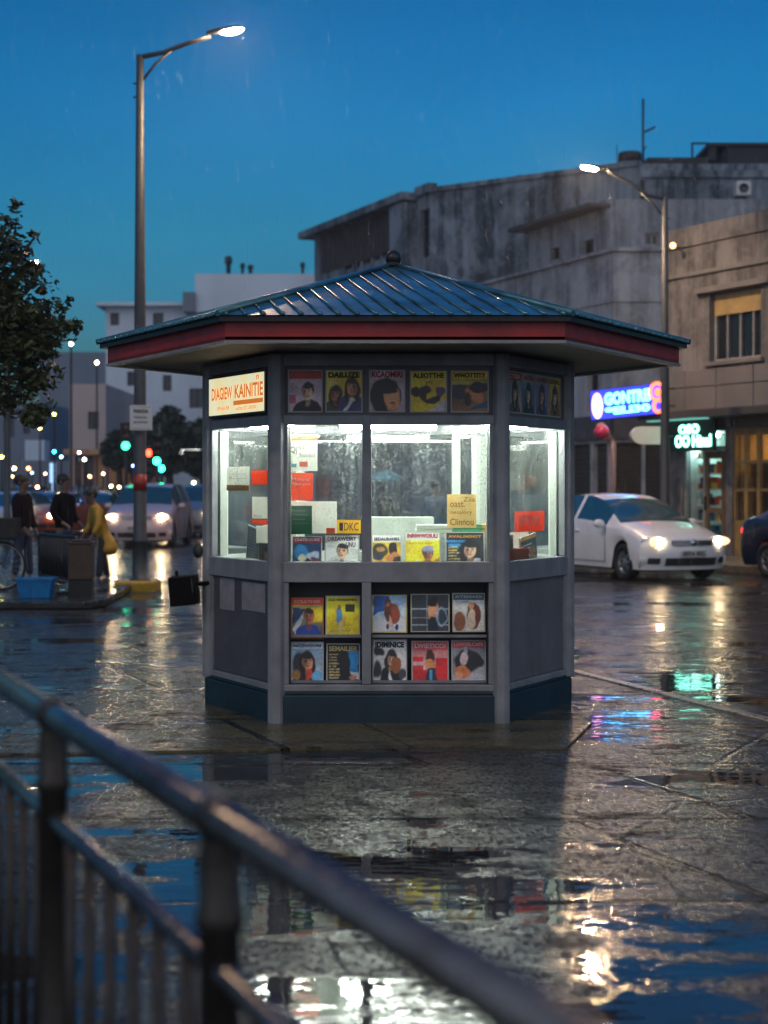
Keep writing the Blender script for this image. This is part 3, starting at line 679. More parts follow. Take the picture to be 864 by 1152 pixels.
def shed_open(b):
    y = 56.5; X = lambda p: XO(p, y); Z = lambda p: ZO(p, y)
    b.box(X(728), X(797), y, y+3, 12.4, Z(177)); b.box(X(818), X(900), y, y+3, 12.4, Z(165))
    b.box(X(796), X(900), y-.1, y+3.1, Z(165), Z(161)); b.box(X(778), X(797), y, y+.1, Z(162), Z(160)); b.box(X(778), X(780), y, y+.1, Z(178), Z(162))
    b.box(X(797), X(806), y, y+.1, Z(177)-.1, Z(161))
on_roof('rooftop_shed', 'black sheet metal rooftop sheds with open frame on concrete building', 'shed', shed_open, M_SHED)
b = MB(); Y = 57; b.box(XO(699, Y), XO(727, Y), Y, Y+1.5, 12.9, ZO(181, Y)); b.build('rooftop_housing', pm('tank_base', (.16,.17,.19), .6), None, .02, 'grey boxed housing on the concrete building roof below the antenna', 'housing')
b = MB(); b.M = Matrix.Translation((XO(712, Y), Y+.7, ZO(181, Y))); b.lathe([(0.01, 0), (.44, .002), (.44, .36), (.40, .45), (.01, .47)], 18); b.build('water_tank', M_SHED, None, 0, 'black round water tank on the grey rooftop housing', 'water tank')
b = MB(); ax = XO(723, Y); az = ZO(205, Y); at_ = ZO(112, Y); b.tube([(ax, Y-.1, 12.9), (ax, Y-.1, at_)], .045, 8); b.tube([(ax, Y-.1, ZO(150, Y)), (ax+.45, Y-.2, ZO(144, Y))], .04, 6); b.tube([(ax, Y-.1, ZO(170, Y)), (ax+.12, Y-.1, ZO(165, Y))], .03, 6)
b.build('antenna', M_DARKMETAL, None, 0, 'tall thin antenna mast on the concrete building roof', 'antenna')
b = MB(); b.tube([(XO(694, Y), Y, 12.9), (XO(694, Y), Y, ZO(163, Y))], .02, 6); b.build('antenna', M_DARKMETAL, None, 0, 'short wire antenna beside the black water tank', 'antenna')
b = MB(); y = 54.7; b.box(XO(827, y), XO(843, y), y-.25, y+.25, ZO(221, y), ZO(205, y)); ac = b.build('air_conditioner', M_WHITEP, None, .02, 'white air conditioner box hanging high on the concrete wall', 'air conditioner')
b = MB(Matrix.Translation((XO(835, y), y-.255, ZO(213, y))) @ Matrix.Rotation(R(90), 4, 'X')); b.lathe([(.01, .0), (.16, .0), (.17, .02)], 16); b.build('fan_grille', M_DFRAME, ac)
y = 62; b = MB(); b.M = Matrix.Translation((XO(589, 57.8)-0, 58.9, 13.1)); b.box(-.22, .22, 0, .4, 0, .22); b.box(-.12, .12, .1, .3, .22, .32); b.build('roof_vent', M_SHED, None, .02, 'small dark vent box on the concrete building roof edge', 'vent')

# --- left background
def simple_building(name, label, x0px, x1px, toppx, Y, depth, m, wins, extra=None, roof_over=0, group='buildings across the square', turn=0):
    X0, X1 = XO(x0px, Y), XO(x1px, Y); foot = [(X0, Y), (X1, Y + turn), (X1, Y + depth), (X0, Y + depth)]
    f = Face(foot[0], foot[1]); ops = [f.rect(*w) for w in wins]
    r, fc = block(name, label, {0: ops}, foot, -.05, ZO(toppx, Y), m, roof_over=roof_over, group=group)
    for o in ops: window(f, o, r, .2, 2, 1, M_DFRAME)
    return r, f
E, fE = simple_building('apartment_building', 'blue white flat roofed block behind the tall street lamp pole', 119, 345, 345, 90, 14, M_WALLE,
    [(124, 442, 136, 466), (183, 422, 193, 440), (213, 437, 229, 459), (143, 418, 151, 434), (160, 470, 172, 490), (190, 470, 202, 490), (216, 478, 228, 498), (124, 352, 134, 366), (172, 352, 184, 366)], roof_over=.8)
b = MB(); Y = 88.5; b.box(XO(219, Y), XO(365, Y), Y, Y+10, ZO(352, 89), ZO(308, Y)); b.build('upper_block', M_WALLE, E)
b = MB(); b.box(XO(205, 88), XO(219, 88), 88.2, 90, ZO(350, 88), ZO(328, 88)); b.build('stair_head', M_WALLG, E)
for px, py, r_, lab in ((256, 288, .22, 'leftmost and tallest chimney cowl on the blue white block roof'), (272, 296, .14, 'small middle chimney cowl on the blue white block roof'), (281, 298, .18, 'low wide chimney cowl right of the small one on the roof'), (340, 295, .14, 'lone chimney pipe at right end of the blue white block roof')):
    b = MB(Matrix.Translation((XO(px, 89.5), 90, ZO(308, 90)-.1))); h = ZO(py, 90) - ZO(308, 90) + .1
    b.lathe([(.001, 0), (r_*.6, 0), (r_*.6, h*.55), (r_, h*.6), (r_, h*.92), (r_*.5, h), (.001, h)], 12); b.build('chimney', M_SHED, None, 0, lab, 'chimney', 'chimneys on the far roof')
F, fF = simple_building('shop_building', 'pinkish rendered house with one window over a lit shop arcade', 78, 119, 432, 78, 10, M_WALLF, [(99, 463, 111, 483), (84, 512, 92, 548), (96, 512, 106, 548)])
b = MB(); b.box(XO(78, 76), XO(172, 76), 74.6, 78, ZO(512, 76), ZO(506, 76)); b.build('awning', pm('warm_awning', (.50, .30, .16), .7), F)
for p in (110, 128, 166): b = MB(); b.box(XO(p, 75), XO(p+5, 75), 75, 75.4, -.05, ZO(512, 75)); b.build('column', pm('warm_column', (.45, .26, .12), .7), F)
b = MB(); b.box(XO(119, 77), XO(172, 77), 77.8, 78, -.05, ZO(512, 77)); b.build('back_wall', pm('arcade_wall', (.30, .22, .17), .7), F)
b = MB(); b.box(XO(115, 76), XO(168, 76), 76.5, 76.8, ZO(514, 76)-.15, ZO(514, 76)-.05); b.build('lamp_strip', emis('arcade_light', (1, .55, .25), 5), F)
G, fG = simple_building('grey_building', 'tall grey blue windowless block behind the pinkish house', 44, 130, 396, 120, 16, M_WALLG, [])
H, fH = simple_building('grey_building', 'low grey house at left edge below the tree with bright patches', -60, 46, 452, 100, 12, M_WALLG, [(26, 455, 34, 488), (4, 470, 16, 492)])
b = MB(); b.box(XO(28, 98), XO(50, 98), 98, 99.5, -.05, ZO(495, 98)); b.build('side_block', M_WALLE, H)
simple_building('long_building', 'long low dark building closing the street far behind the cars', -120, 80, 518, 95, 6, M_WALLG, [])
simple_building('far_building', 'distant pale block seen past the kiosk under its roof', 340, 470, 430, 130, 14, M_WALLE, [(380, 450, 392, 470), (410, 450, 422, 470)])
# ------------------------------------------------------------------ kiosk
KX, KY = .03, 10.81
kiosk = empty('news_kiosk', (KX, KY, 0), 0, 'hexagonal grey newspaper kiosk with blue metal roof and red fascia, lit inside', 'kiosk')
KV = [(-.715, -.91), (.715, -.91), (1.235, 0), (.715, .91), (-.715, .91), (-1.235, 0)]
def side(i, inset=0.0):
    a, b = Vector(KV[i]), Vector(KV[(i+1) % 6]); u = (b - a).normalized(); n = Vector((-u.y, u.x)); m = (a + b) / 2
    return Matrix(((u.x, n.x, 0, m.x), (u.y, n.y, 0, m.y), (0, 0, 1, 0), (0, 0, 0, 1))), (b - a).length
def hexpoly(k, d=0): return [(x + (d if x > 0 else -d if x < 0 else 0), y * k) for x, y in KV]
def offpoly(o):
    pts = []
    for i in range(6):
        p = Vector(KV[i]); a = (p - Vector(KV[i-1])).normalized(); b = (Vector(KV[(i+1) % 6]) - p).normalized()
        na, nb = Vector((a.y, -a.x)), Vector((b.y, -b.x)); m = (na + nb); m = m / m.dot(na); pts.append(tuple(p + m * o))
    return pts
b = MB(); b.prism(offpoly(.035), 0, .19); b.prism(offpoly(.022), .19, .212)
b.build('plinth', M_PLINTH, kiosk, .006)
b = MB(); b.prism(offpoly(-.06), .215, .235); b.build('floor_panel', M_KDARK, kiosk)
b = MB(); b.prism(offpoly(-.045), 2.0, 2.03); b.build('ceiling_panel', M_KIN, kiosk)
for i, v in enumerate(KV):
    b = MB(); ang = math.atan2(v[1], v[0])
    r = .06
    b.prism([(v[0] + r * math.cos(ang + R(22.5) + k * R(45)), v[1] + r * math.sin(ang + R(22.5) + k * R(45))) for k in range(8)], .0 if i < 2 else .2, 2.36)
    b.build('corner_post', M_KFRAME, kiosk, .008)
ZS0, ZS1, ZW1, ZH1, ZP1 = .906, 1.036, 1.907, 1.97, 2.28
def frame_side(i, mull, lower='panel', upper='band', seeback=False):
    M, L = side(i); h = L / 2 - .045
    b = MB(M)
    b.box(-h, h, -.028, .03, .213, .255); b.box(-h, h, -.034, .05, ZS0, ZS1); b.box(-h, h, -.028, .03, ZW1, ZH1); b.box(-h, h, -.028, .03, ZP1, 2.36)
    b.box(-h, -h+.035, -.024, .026, .2552, ZS0-.0002); b.box(h-.035, h, -.024, .026, .2552, ZS0-.0002)
    b.box(-h, -h+.03, -.024, .026, ZS1+.0002, ZW1-.0002); b.box(h-.03, h, -.024, .026, ZS1+.0002, ZW1-.0002)
    for m in mull: b.box(m-.03, m+.03, -.03, .032, .2554, ZH1 + .001)
    b.build('frame', M_KFRAME, kiosk, .006)
    # white inner lining of the window frame
    c = MB(M)
    if not seeback: c.box(-h, h, .052, .075, ZW1+.01, 1.999)
    c.box(-h, h, .052, .075, .95, ZS1)
    c.box(-h-.01, -h+.045, .035, .085, ZS1, ZW1-.01); c.box(h-.045, h+.01, .035, .085, ZS1, ZW1-.01)
    for m in mull: c.box(m-.032, m+.032, .034, .07, ZS1, ZW1-.006)
    c.build('inner_frame', M_KIN, kiosk)
    xs = [-h + .03] + sorted(mull) + [h - .03]
    for k in range(len(xs) - 1):
        x0 = xs[k] + (.03 if k else 0); x1 = xs[k+1] - (.03 if k < len(xs) - 2 else 0)
        g = MB(M); g.add([(x0, 0, ZS1), (x1, 0, ZS1), (x1, 0, ZW1), (x0, 0, ZW1)], [(0, 1, 2, 3)]); g.build('window_glass', M_GLASSB if seeback else M_GLASSF, kiosk)
    if lower == 'panel':
        p = MB(M); p.box(-h+.035, h-.035, -.006, .02, .2553, ZS0); p.box(-h+.035, h-.035, -.012, -.0062, .262, .285); p.build('lower_panel', M_KPANEL if i == 5 else M_KPANEL2, kiosk, .002)
        q = MB(M); q.box(-h, h, .03, .04, .24, ZS0); q.build('inner_panel', M_KDARK, kiosk)
    if upper == 'band':
        p = MB(M); p.box(-h, h, .0, .03, ZH1, ZP1); p.build('upper_panel', M_KPANEL2, kiosk)
frame_side(0, [-.141], lower='display')
frame_side(1, []); frame_side(2, [], seeback=True); frame_side(3, [-.51], seeback=True); frame_side(4, [], seeback=True); frame_side(5, [])
# lower display case behind the front frame
M0, L0 = side(0); b = MB(M0)
b.box(-.66, .66, .15, .165, .24, 1.0); b.box(-.67, -.63, .03, .15, .24, .9); b.box(.63, .67, .03, .15, .24, .9); b.box(-.17, -.11, .033, .15, .24, .9)
b.box(-.66, .66, .02, .15, .236, .256); b.build('display_case', M_KDARK, kiosk)
b = MB(M0)
for z in (.262, .553): b.box(-.625, -.175, .035, .11, z-.004, z+.004); b.box(-.105, .625, .035, .11, z-.004, z+.004); b.box(-.625, -.175, .032, .036, z, z+.016); b.box(-.105, .625, .032, .036, z, z+.016)
b.build('display_shelf', M_KFRAME, kiosk)
# counter and inside fittings
b = MB(); b.box(-.66, .66, -.82, -.42, .98, .998); b.box(-.1, .5, -.42, -.40, .5, 1.0); b.build('counter', M_KIN, kiosk)
for s in (-1, 1):
    Ms, Ls = side(1 if s > 0 else 5); b = MB(Ms); b.box(-.44, .44, .08, .36, 1.0, 1.018); b.build('side_shelf', M_KIN, kiosk)
b = MB(); b.box(-.15, .30, -.46, -.44, 1.0, 1.31); b.box(-.15, .30, -.44, -.20, 1.285, 1.31); b.build('shelf_divider', pm('divider', (.45, .50, .46), .5), kiosk)
b = MB(); b.box(-.3, .9, .56, .80, .25, 1.05); b.build('back_cabinet', pm('cabinet', (.22, .25, .25), .5), kiosk, .01)
# fluorescent tubes
for (x, y, L, rz) in ((0, -.872, 1.25, 0), (-.74, .02, .8, 60), (.74, .02, .8, -60), (0, -.10, .7, 0)):
    t = empty('fluorescent_lamp', (0, 0, 0)); t.parent = kiosk; t.location = (x, y, 1.945); t.rotation_euler = (0, 0, R(rz))
    b = MB(); b.box(-L/2, L/2, -.03, .03, .0, .05); b.build('lamp_housing', M_KIN, t)
    b = MB(); b.tube([(-L/2+.02, 0, -.022), (L/2-.02, 0, -.022)], .016, 10); b.build('tube', emis('fluorescent', (.95, 1, .90), 140), t)
# roof: hexagon of side 2.03
RS = 1.985; RV = [(RS * math.cos(R(60 * k - 120)), RS * math.sin(R(60 * k - 120))) for k in range(6)]
RX = .035
Zf0, Zf1, Zd = 2.36, 2.475, 2.505
def rv(k, s=1.0): return (RV[k % 6][0] * s + RX, RV[k % 6][1] * s)
b = MB(); b.prism([rv(k, 1.0) for k in range(6)], Zf0 + .012, Zf0 + .03); b.build('soffit', M_SOFFIT, kiosk)
b = MB()
for k in range(6):
    a0, a1, c0, c1 = rv(k, 1.0), rv(k+1, 1.0), rv(k, .985), rv(k+1, .985)
    b.add([(*a0, Zf0), (*a1, Zf0), (*c1, Zf0), (*c0, Zf0), (*a0, Zf1), (*a1, Zf1), (*c1, Zf1), (*c0, Zf1)], [(0,1,5,4),(1,2,6,5),(2,3,7,6),(3,0,4,7),(0,3,2,1),(4,5,6,7)])
b.build('fascia', M_FASCIA, kiosk)
b = MB()
for k in range(6):
    a0, a1, c0, c1 = rv(k, 1.006), rv(k+1, 1.006), rv(k, .97), rv(k+1, .97)
    b.add([(*a0, Zf0-.008), (*a1, Zf0-.008), (*c1, Zf0-.008), (*c0, Zf0-.008), (*a0, Zf0+.008), (*a1, Zf0+.008), (*c1, Zf0+.008), (*c0, Zf0+.008)], [(0,1,5,4),(2,3,7,6),(0,3,2,1),(4,5,6,7)])
b.build('fascia_trim', M_KFRAME, kiosk)
b = MB()
for k in range(6):
    a0, a1, c0, c1 = rv(k, 1.028), rv(k+1, 1.028), rv(k, .95), rv(k+1, .95)
    b.add([(*a0, Zf1), (*a1, Zf1), (*c1, Zf1), (*c0, Zf1), (*a0, Zd), (*a1, Zd), (*c1, Zd), (*c0, Zd)], [(0,1,5,4),(1,2,6,5),(2,3,7,6),(3,0,4,7),(0,3,2,1),(4,5,6,7)])
b.build('drip_edge', M_DRIP, kiosk)
ZA = 3.05
apex = Vector((RX, 0, ZA))
b = MB(); seam = MB(); bolts = MB()
for k in range(6):
    p, q = Vector((*rv(k, 1.04), Zd+.004)), Vector((*rv(k+1, 1.04), Zd+.004))
    # gently dented sheet
    n = 10; idx = {}; vs = []; fs = []
    for i in range(n + 1):
        for j in range(n + 1 - i):
            a, c = i / n, j / n; w = 1 - a - c; P = p * w + q * a + apex * c
            if 0 < i and 0 < j and w > .01: P.z += random.uniform(-.004, .004)
            idx[i, j] = len(vs); vs.append(P)
    for i in range(n):
        for j in range(n - i):
            fs.append((idx[i,j], idx[i+1,j], idx[i,j+1]))
            if j < n - i - 1: fs.append((idx[i+1,j], idx[i+1,j+1], idx[i,j+1]))
    b.add(vs, fs, 0, False)
    e = (q - p); L = e.length; e.normalize(); mid = (p + q) / 2; up = (apex - mid); upl = up.length; upn = up.normalized()
    skew = (-.24 if k == 0 else 0); nrm = e.cross(upn).normalized()
    if nrm.z < 0: nrm = -nrm
    dd = (upn + e * skew).normalized(); N = 19
    for i in range(N):
        s0 = (i + .5) / N * L; st = p + e * s0
        # intersect with hips
        best = 99
        for hp in (p, q):
            h = (apex - hp); den = dd.cross(h).dot(nrm)
            if abs(den) > 1e-6:
                t = (hp - st).cross(h).dot(nrm) / den
                if t > .02: best = min(best, t)
        if best > 5: continue
        en = st + dd * (best - .02)
        side_ = dd.cross(nrm).normalized() * .009
        vs = [st - side_, st + side_, en + side_, en - side_]; vt = [v + nrm * .017 for v in vs]
        seam.tube([st + nrm*.004, en + nrm*.004], .0085, 8)
        bp = st + Vector((0, 0, .008)); seam.ball(tuple(bp), (.014, .014, .014), n=8, m=5)
    seam.tube([p + Vector((0, 0, .010)), apex + Vector((0, 0, .008))], .019, 8)
b.build('roof', M_ROOFB, kiosk); seam.build('roof_seam', M_ROOFB, kiosk);
b = MB(Matrix.Translation((RX, 0, ZA - .01))); b.lathe([(.001, 0), (.085, 0), (.09, .012), (.052, .02), (.05, .03)], 18); b.ball((0, 0, .062), .056, n=18, m=12); b.build('finial', M_DRIP, kiosk)
# lit sign on the left-front side
M5, L5 = side(5); h5 = L5 / 2 - .05
sg = MB(M5); sg.box(-h5+.03, h5-.005, -.05, -.002, 1.985, 2.262); sb = sg.build('sign_box', M_DRIP, kiosk, .004)
def sign_face():
    m, nt, bs, out = newmat('backlit_sign'); g = nt.nodes.new('ShaderNodeNewGeometry')
    n = noise(nt, scaled(nt, g.outputs['Position'], (9, 9, 3)), 1, 4); c = mixc(nt, ramp(nt, n, [(.3, 0.0), (.7, 1.0)]), (.95, .78, .38), (.86, .88, .62))
    nt.links.new(c, bs.inputs['Base Color']); nt.links.new(c, bs.inputs['Emission Color']); bs.inputs['Emission Strength'].default_value = .62; return m
g = MB(M5); g.add([(-h5+.045, -.053, 2.0), (h5-.02, -.053, 2.0), (h5-.02, -.053, 2.25), (-h5+.045, -.053, 2.25)], [(0,1,2,3)]); sf = g.build('sign_face', sign_face(), sb)
t = MB(M5); a0, a1 = -h5+.10, h5-.03
put_text(t, 'DIAGIEW', a0, a0+.34, 2.10, 2.185, -.056, .03); put_text(t, 'KAINITIE', a0+.38, a1, 2.10, 2.19, -.056, .03); put_text(t, 'n', a1-.10, a1-.06, 2.205, 2.235, -.056, .03)
t.box(a0+.36, a1, -.057, -.055, 2.055, 2.085); put_text(t, '89.6A.88', a0+.10, a0+.29, 2.03, 2.055, -.056, .01); put_text(t, 'u0z.C.000', a0+.40, a1-.1, 2.02, 2.043, -.056, .01)
t.build('lettering', emis('sign_orange', (.80, .22, .03), .55, (.5, .14, .02)), sb)
# little fittings on the left corner
b = MB(); b.tube([(-1.26, .0, 1.77), (-1.42, -.05, 1.77)], .012, 8); b.tube([(-1.42, -.05, 1.775), (-1.44, -.055, 1.735)], .016, 8); b.build('wall_bracket', M_WHITEP, kiosk)
b = MB(); b.ball((-1.32, -.02, 1.07), (.035, .035, .05)); b.tube([(-1.24, 0, 1.07), (-1.31, -.02, 1.07)], .01); b.build('knob', M_BLACK, kiosk)
b = MB(Matrix.Translation((KX-1.395, KY-.05, .70)) @ Matrix.Rotation(R(-5), 4, 'Y')); b.box(-.10, .085, -.11, .11, 0, .20); b.box(-.06, -.04, -.02, .02, .20, .24); b.box(.08, .17, -.015, .015, .12, .15)
b.build('hanging_box', pm('black_box', (.004, .004, .005), .85, spec=.1), None, .01, 'black hanging box fixed outside the left corner of the kiosk', 'box')
b = MB(Matrix.Translation((KX + 1.25, KY-.05, 0))); b.lathe([(.001, 0), (.05, 0), (.035, .05), (.001, .07)], 10); b.build('foot', M_BLACK, kiosk)
# notices on the lower left panel
for (u0, u1, z0, z1, lab) in ((-.34, -.10, .68, .895, 'faded blank paper notice low on the kiosk side, left of two'), (.02, .38, .70, .885, 'faded wide paper notice low on the kiosk side, right of two')):
    b = MB(); w = u1-u0; b.box(-w/2, w/2, 0, .002, 0, z1-z0); o = b.build('notice', pm('faded_paper', (.26, .26, .28), .7, scale=8), None, 0, lab, 'notice', 'notices on the kiosk')
    p = Matrix.Translation((KX, KY, 0)) @ M5 @ Vector(((u0+u1)/2, -.0105, z0)); o.location = p; o.rotation_euler = (0, 0, R(-60.2))

# ------------------------------------------------------------------ covers
DF = KY - .91
def fr(x0, y0, x1, y1, d): # pixel rect on plane y=d -> location, w, h
    return ((XO((x0+x1)/2, d), d, ZO(y1, d)), (x1-x0)/FPX*d, (y1-y0)/FPX*d)
G1, G2, G3, G4 = 'posters in the band under the kiosk roof', 'magazines on the kiosk window shelf', 'magazines in the lower display case', 'papers stuck inside the kiosk window'
SK, SK2, SK3 = '#c98f6b', '#a8694a', '#dcae90'
def mk(rect, d, paint, title, tcol, label, grp, **k):
    loc, w, h = fr(*rect, d); return magazine(loc, 0, w, h, paint, title, tcol, label, group=grp, **k)
dU = DF - .0115
P = Paint('#b9a3ad', '#a998a5', 1).rect(0, .8, 1, 1, '#a01818').rect(0, .2, .2, .4, '#b05070').lines(.03, .45, .35, .7, 5, '#8a6a70').face(.58, .5, .34, SK3, '#15100f', '#0c0b0d').grain()
mk((324, 416, 363, 464), dU, P, 'CARTMENTE', '#d87058', 'kiosk roof band poster of a dark haired man under a red banner', G1, name='poster', tz=(.82, .93))
P = Paint('#c2ac1c', '#cdb81f', 2).lines(.05, .62, .4, .74, 2, '#d8d8c8').face(.24, .42, .26, SK2, '#201812', '#3a3a30', 1).face(.72, .6, .30, SK, '#281c18', '#3a3b66', 1, -1).poly([(.45, 0), (.75, .35), (.8, .3), (.55, 0)], '#d0d0d8').grain()
mk((366, 416, 408, 464), dU, P, 'DAILUZE', '#241c08', 'yellow kiosk roof band poster with two figures titled DAILUZE', G1, name='poster', tz=(.81, .96), bold=.05)
P = Paint('#9d8f98', '#b8a8b0', 3).ell(.45, .35, .46, .46, '#17131a', .1).ell(.62, .36, .24, .42, '#c58a62', .15, .25).ell(.5, .62, .34, .2, '#17131a', .2).ell(.52, .5, .12, .03, '#1a1010', .4).ell(.74, .48, .07, .03, '#1a1010', .4).ell(.66, .2, .09, .03, '#8a3a30', .4).grain()
mk((415, 416, 456, 464), dU, P, 'KCAOMIRI', '#b02030', 'kiosk roof band poster of a black haired face in close-up', G1, name='poster', tz=(.82, .98), bold=.04)
P = Paint('#b9a01a', '#c7ad1e', 4).ell(.14, .5, .14, .12, '#1d1614').ell(.4, .55, .16, .1, '#2a201a').ell(.33, .42, .1, .14, '#2a1f1a').poly([(.3, .3), (.5, .18), (.85, .25), (.95, .5), (.8, .6), (.7, .35), (.45, .32)], '#241a20').ell(.82, .5, .14, .13, '#4a3a5a').poly([(.5, .0), (1, .3), (1, 0)], '#a8a3b4').lines(.4, .68, .65, .76, 2, '#4a3a10').grain()
mk((461, 417, 503, 464), dU, P, 'ALIIOTTHE', '#241c0a', 'yellow kiosk roof band poster with dark curling swan-like shape', G1, name='poster', tz=(.82, .96), bold=.04)
P = Paint('#7a5a3c', '#3a3c34', 5).rect(0, .8, 1, 1, '#b8a020').rect(0, .68, 1, .78, '#a89a28').ell(.25, .5, .25, .2, '#26303a').ell(.62, .42, .3, .16, '#b3714a', .2, -.5).ell(.75, .6, .3, .14, '#16120e').ell(.42, .3, .1, .16, '#3a2418').poly([(.5, .0), (1, .1), (1, .3), (.6, .12)], '#20405a').grain()
mk((507, 417, 550, 464), dU, P, 'WHOTTITY', '#1e1a0a', 'kiosk roof band poster of a reclining figure under yellow title', G1, name='poster', tz=(.83, .96), bold=.04)
# right-front band: four narrow covers
M1, L1 = side(1)
def on_side(M, u, z, yoff=-.004): return Matrix.Translation((KX, KY, 0)) @ M @ Vector((u, yoff, z))
for k, (c1, c2, tt, tc, lab, top) in enumerate((('#9a8a90', '#86767e', 'CTIER', '#e0d0c8', 'narrow red-topped poster on right kiosk band, nearest the front post', '#a02a20'), ('#34466a', '#6a7a98', 'VOU', '#c03028', 'narrow blue poster second from the front post on right kiosk band', '#8a8288'), ('#6e5a80', '#7e6c92', 'CWEOI', '#b03030', 'narrow violet poster third from the front post on right kiosk band', '#8a8288'), ('#a8702c', '#b89430', 'ENERL', '#8a5a10', 'narrow orange poster farthest from the front post on right kiosk band', '#b59a28'))):
    P = Paint(c1, c2, 20+k).rect(0, .8, 1, 1, top).face(.5, .5, .34, (SK, SK3)[k % 2], '#20160f', ('#5a3a34', '#20242e', '#3a3050', '#7a4a20')[k], 1).grain()
    o = magazine(on_side(M1, -.33 + k*.215, 1.99), R(60.2), .205, .27, P, tt, tc, lab, group='narrow posters on the right kiosk band', name='poster', tz=(.83, .95))
# window shelf row, standing just behind the glass
dW = DF + .085
P = Paint('#123a6a', '#0c2440', 6).rect(0, .82, 1, 1, '#a01830').ell(.3, .55, .25, .22, '#2a7ab8', .3).ell(.7, .4, .25, .15, '#a8b8d0', .3, .4).ell(.5, .15, .3, .2, '#15121a').ell(.35, .35, .12, .1, '#d8c8a8', .3).ell(.85, .3, .2, .08, '#5a2a38', .3, -.4).grain()
mk((328, 602, 362, 642), dW, P, 'CRATEAEORE', '#e8e0e0', 'blue magazine with crimson banner on the window shelf, at the left post', G2, tilt=R(-16), tz=(.85, .95))
P = Paint('#c9cdc8', '#d2d4ce', 7).face(.5, .55, .33, SK3, '#171414', '#b8bec8').poly([(.25, 0), (.5, .2), (.9, .25), (1, 0)], '#15161c').poly([(.2, 0), (.45, .18), (.55, .14), (.35, 0)], '#c8ccd4').lines(.05, .08, .25, .15, 2, '#888888').grain(.04)
mk((365, 601, 404, 642), dW, P, 'DREAWEIRT', '#4a2a4a', 'white magazine with young man portrait on the window shelf', G2, tilt=R(-16), extra=[('UNU', .62, .92, .66, .80)])
P = Paint('#d89a20', '#c8b030', 8).rect(0, .8, 1, 1, '#d8dcd8').ell(.25, .55, .28, .24, '#3a3a28', .2).ell(.28, .6, .14, .08, '#a87848', .4).ell(.72, .6, .17, .22, '#1d1512').ell(.76, .32, .24, .2, '#a86840', .3).poly([(.6, .0), (1, 0), (1, .4), (.75, .35)], '#2a1d18').ell(.2, .35, .18, .1, '#30344a', .3).grain()
mk((418, 600, 452, 642), dW, P, 'SEDAURAHRS', '#2c2420', 'orange yellow magazine with dancing figure on the window shelf, right of the mullion', G2, tilt=R(-16), tz=(.83, .93))
P = Paint('#d8b818', '#dcc420', 9).rect(0, .8, 1, 1, '#d8dcd8').face(.68, .42, .30, SK2, '#201814', '#2a2220', 2).poly([(.6, 0), (1, 0), (1, .35)], '#a8682a').ell(.35, .1, .14, .12, '#c8c8d4').lines(.05, .70, .9, .75, 1, '#8a8020').grain(.05)
mk((455, 597, 496, 642), dW, P, 'INNWWOIULI', '#b8202c', 'bright yellow magazine with red title and capped man on the window shelf', G2, tilt=R(-16), bold=.05)
P = Paint('#16222e', '#1a2a34', 10).rect(.0, .74, .6, .80, '#1f7ab8').lines(.04, .1, .42, .72, 8, '#c8b060').rect(.04, .62, .38, .70, '#2a8ac8').face(.64, .52, .36, SK3, '#130f10', '#101014', 1).poly([(.6, 0), (.78, .3), (.92, .3), (.75, 0)], '#c8ccd8').grain()
mk((501, 597, 546, 642), dW, P, 'AVAUMIMST', '#c89030', 'dark blue magazine with smiling dark haired woman on the window shelf', G2, tilt=R(-16), tz=(.84, .93))
# lower case
dL = DF + .07
P = Paint('#20406a', '#b0a030', 11).rect(0, .84, 1, 1, '#c03024').poly([(0, .3), (.45, .75), (0, .75)], '#123460').ell(.8, .6, .4, .2, '#d8b818').poly([(0, .2), (.3, .6), (.36, .56), (.12, .1)], '#c0c8d0').face(.55, .55, .30, SK2, '#2a1a14', '#1a3a94').rect(0, 0, 1, .08, '#5a4a18').grain()
mk((327, 672, 364, 719), dL, P, 'SCRATHER', '#e0a890', 'magazine with blue coated crouching figure and orange base, upper row left of lower case', G3, border='#c86a20', tz=(.86, .95), tilt=R(-9))
P = Paint('#d0bc10', '#d6c418', 12).ell(.38, .5, .10, .22, '#4a8ab0').ell(.4, .72, .04, .07, '#8a6a40').ell(.55, .38, .07, .16, '#c8a838').rect(.58, .6, .88, .8, '#2c2c14').lines(.05, .04, .8, .12, 2, '#4a6a70').ell(.42, .2, .05, .15, '#c8c090').grain(.05)
mk((366, 670, 405, 715), dL, P, 'OLD WINSOWERS', '#3c3410', 'plain yellow magazine with small blue figure, upper row of lower case', G3, tz=(.86, .94), tilt=R(-9))
P = Paint('#a8b4bc', '#7aa4c8', 13).rect(0, .84, 1, 1, '#c4ccd0').ell(.25, .45, .25, .3, '#2a2c30', .3).face(.50, .5, .33, SK, '#1c1614', '#201c28', 1).ell(.55, .15, .1, .18, '#b03828', .2).ell(.85, .12, .2, .16, '#5aa0d0', .3).ell(.15, .15, .14, .12, '#a87838', .4).grain()
mk((327, 722, 364, 767), dL, P, 'NATEWIDOFM', '#2a6aa8', 'magazine with blue lettered title and hooded face, lower row at the left post', G3, tz=(.86, .95), tilt=R(-9), bold=.05)
P = Paint('#181818', '#1a1a1c', 14).poly([(.5, .35), (1, .1), (1, .85), (.55, .85)], '#1a7ab8').poly([(.6, .3), (1, 0), (1, .2)], '#b8bcc0').ell(.55, .35, .18, .5, '#101010', .2).lines(.05, .04, .42, .76, 9, '#a89a68').ell(.8, .08, .12, .08, '#b07868', .4).grain()
mk((367, 724, 405, 767), dL, P, 'SEMAILIER', '#c8b878', 'black magazine with gold title SEMAILIER and blue corner in lower case', G3, tz=(.80, .94), tilt=R(-9))
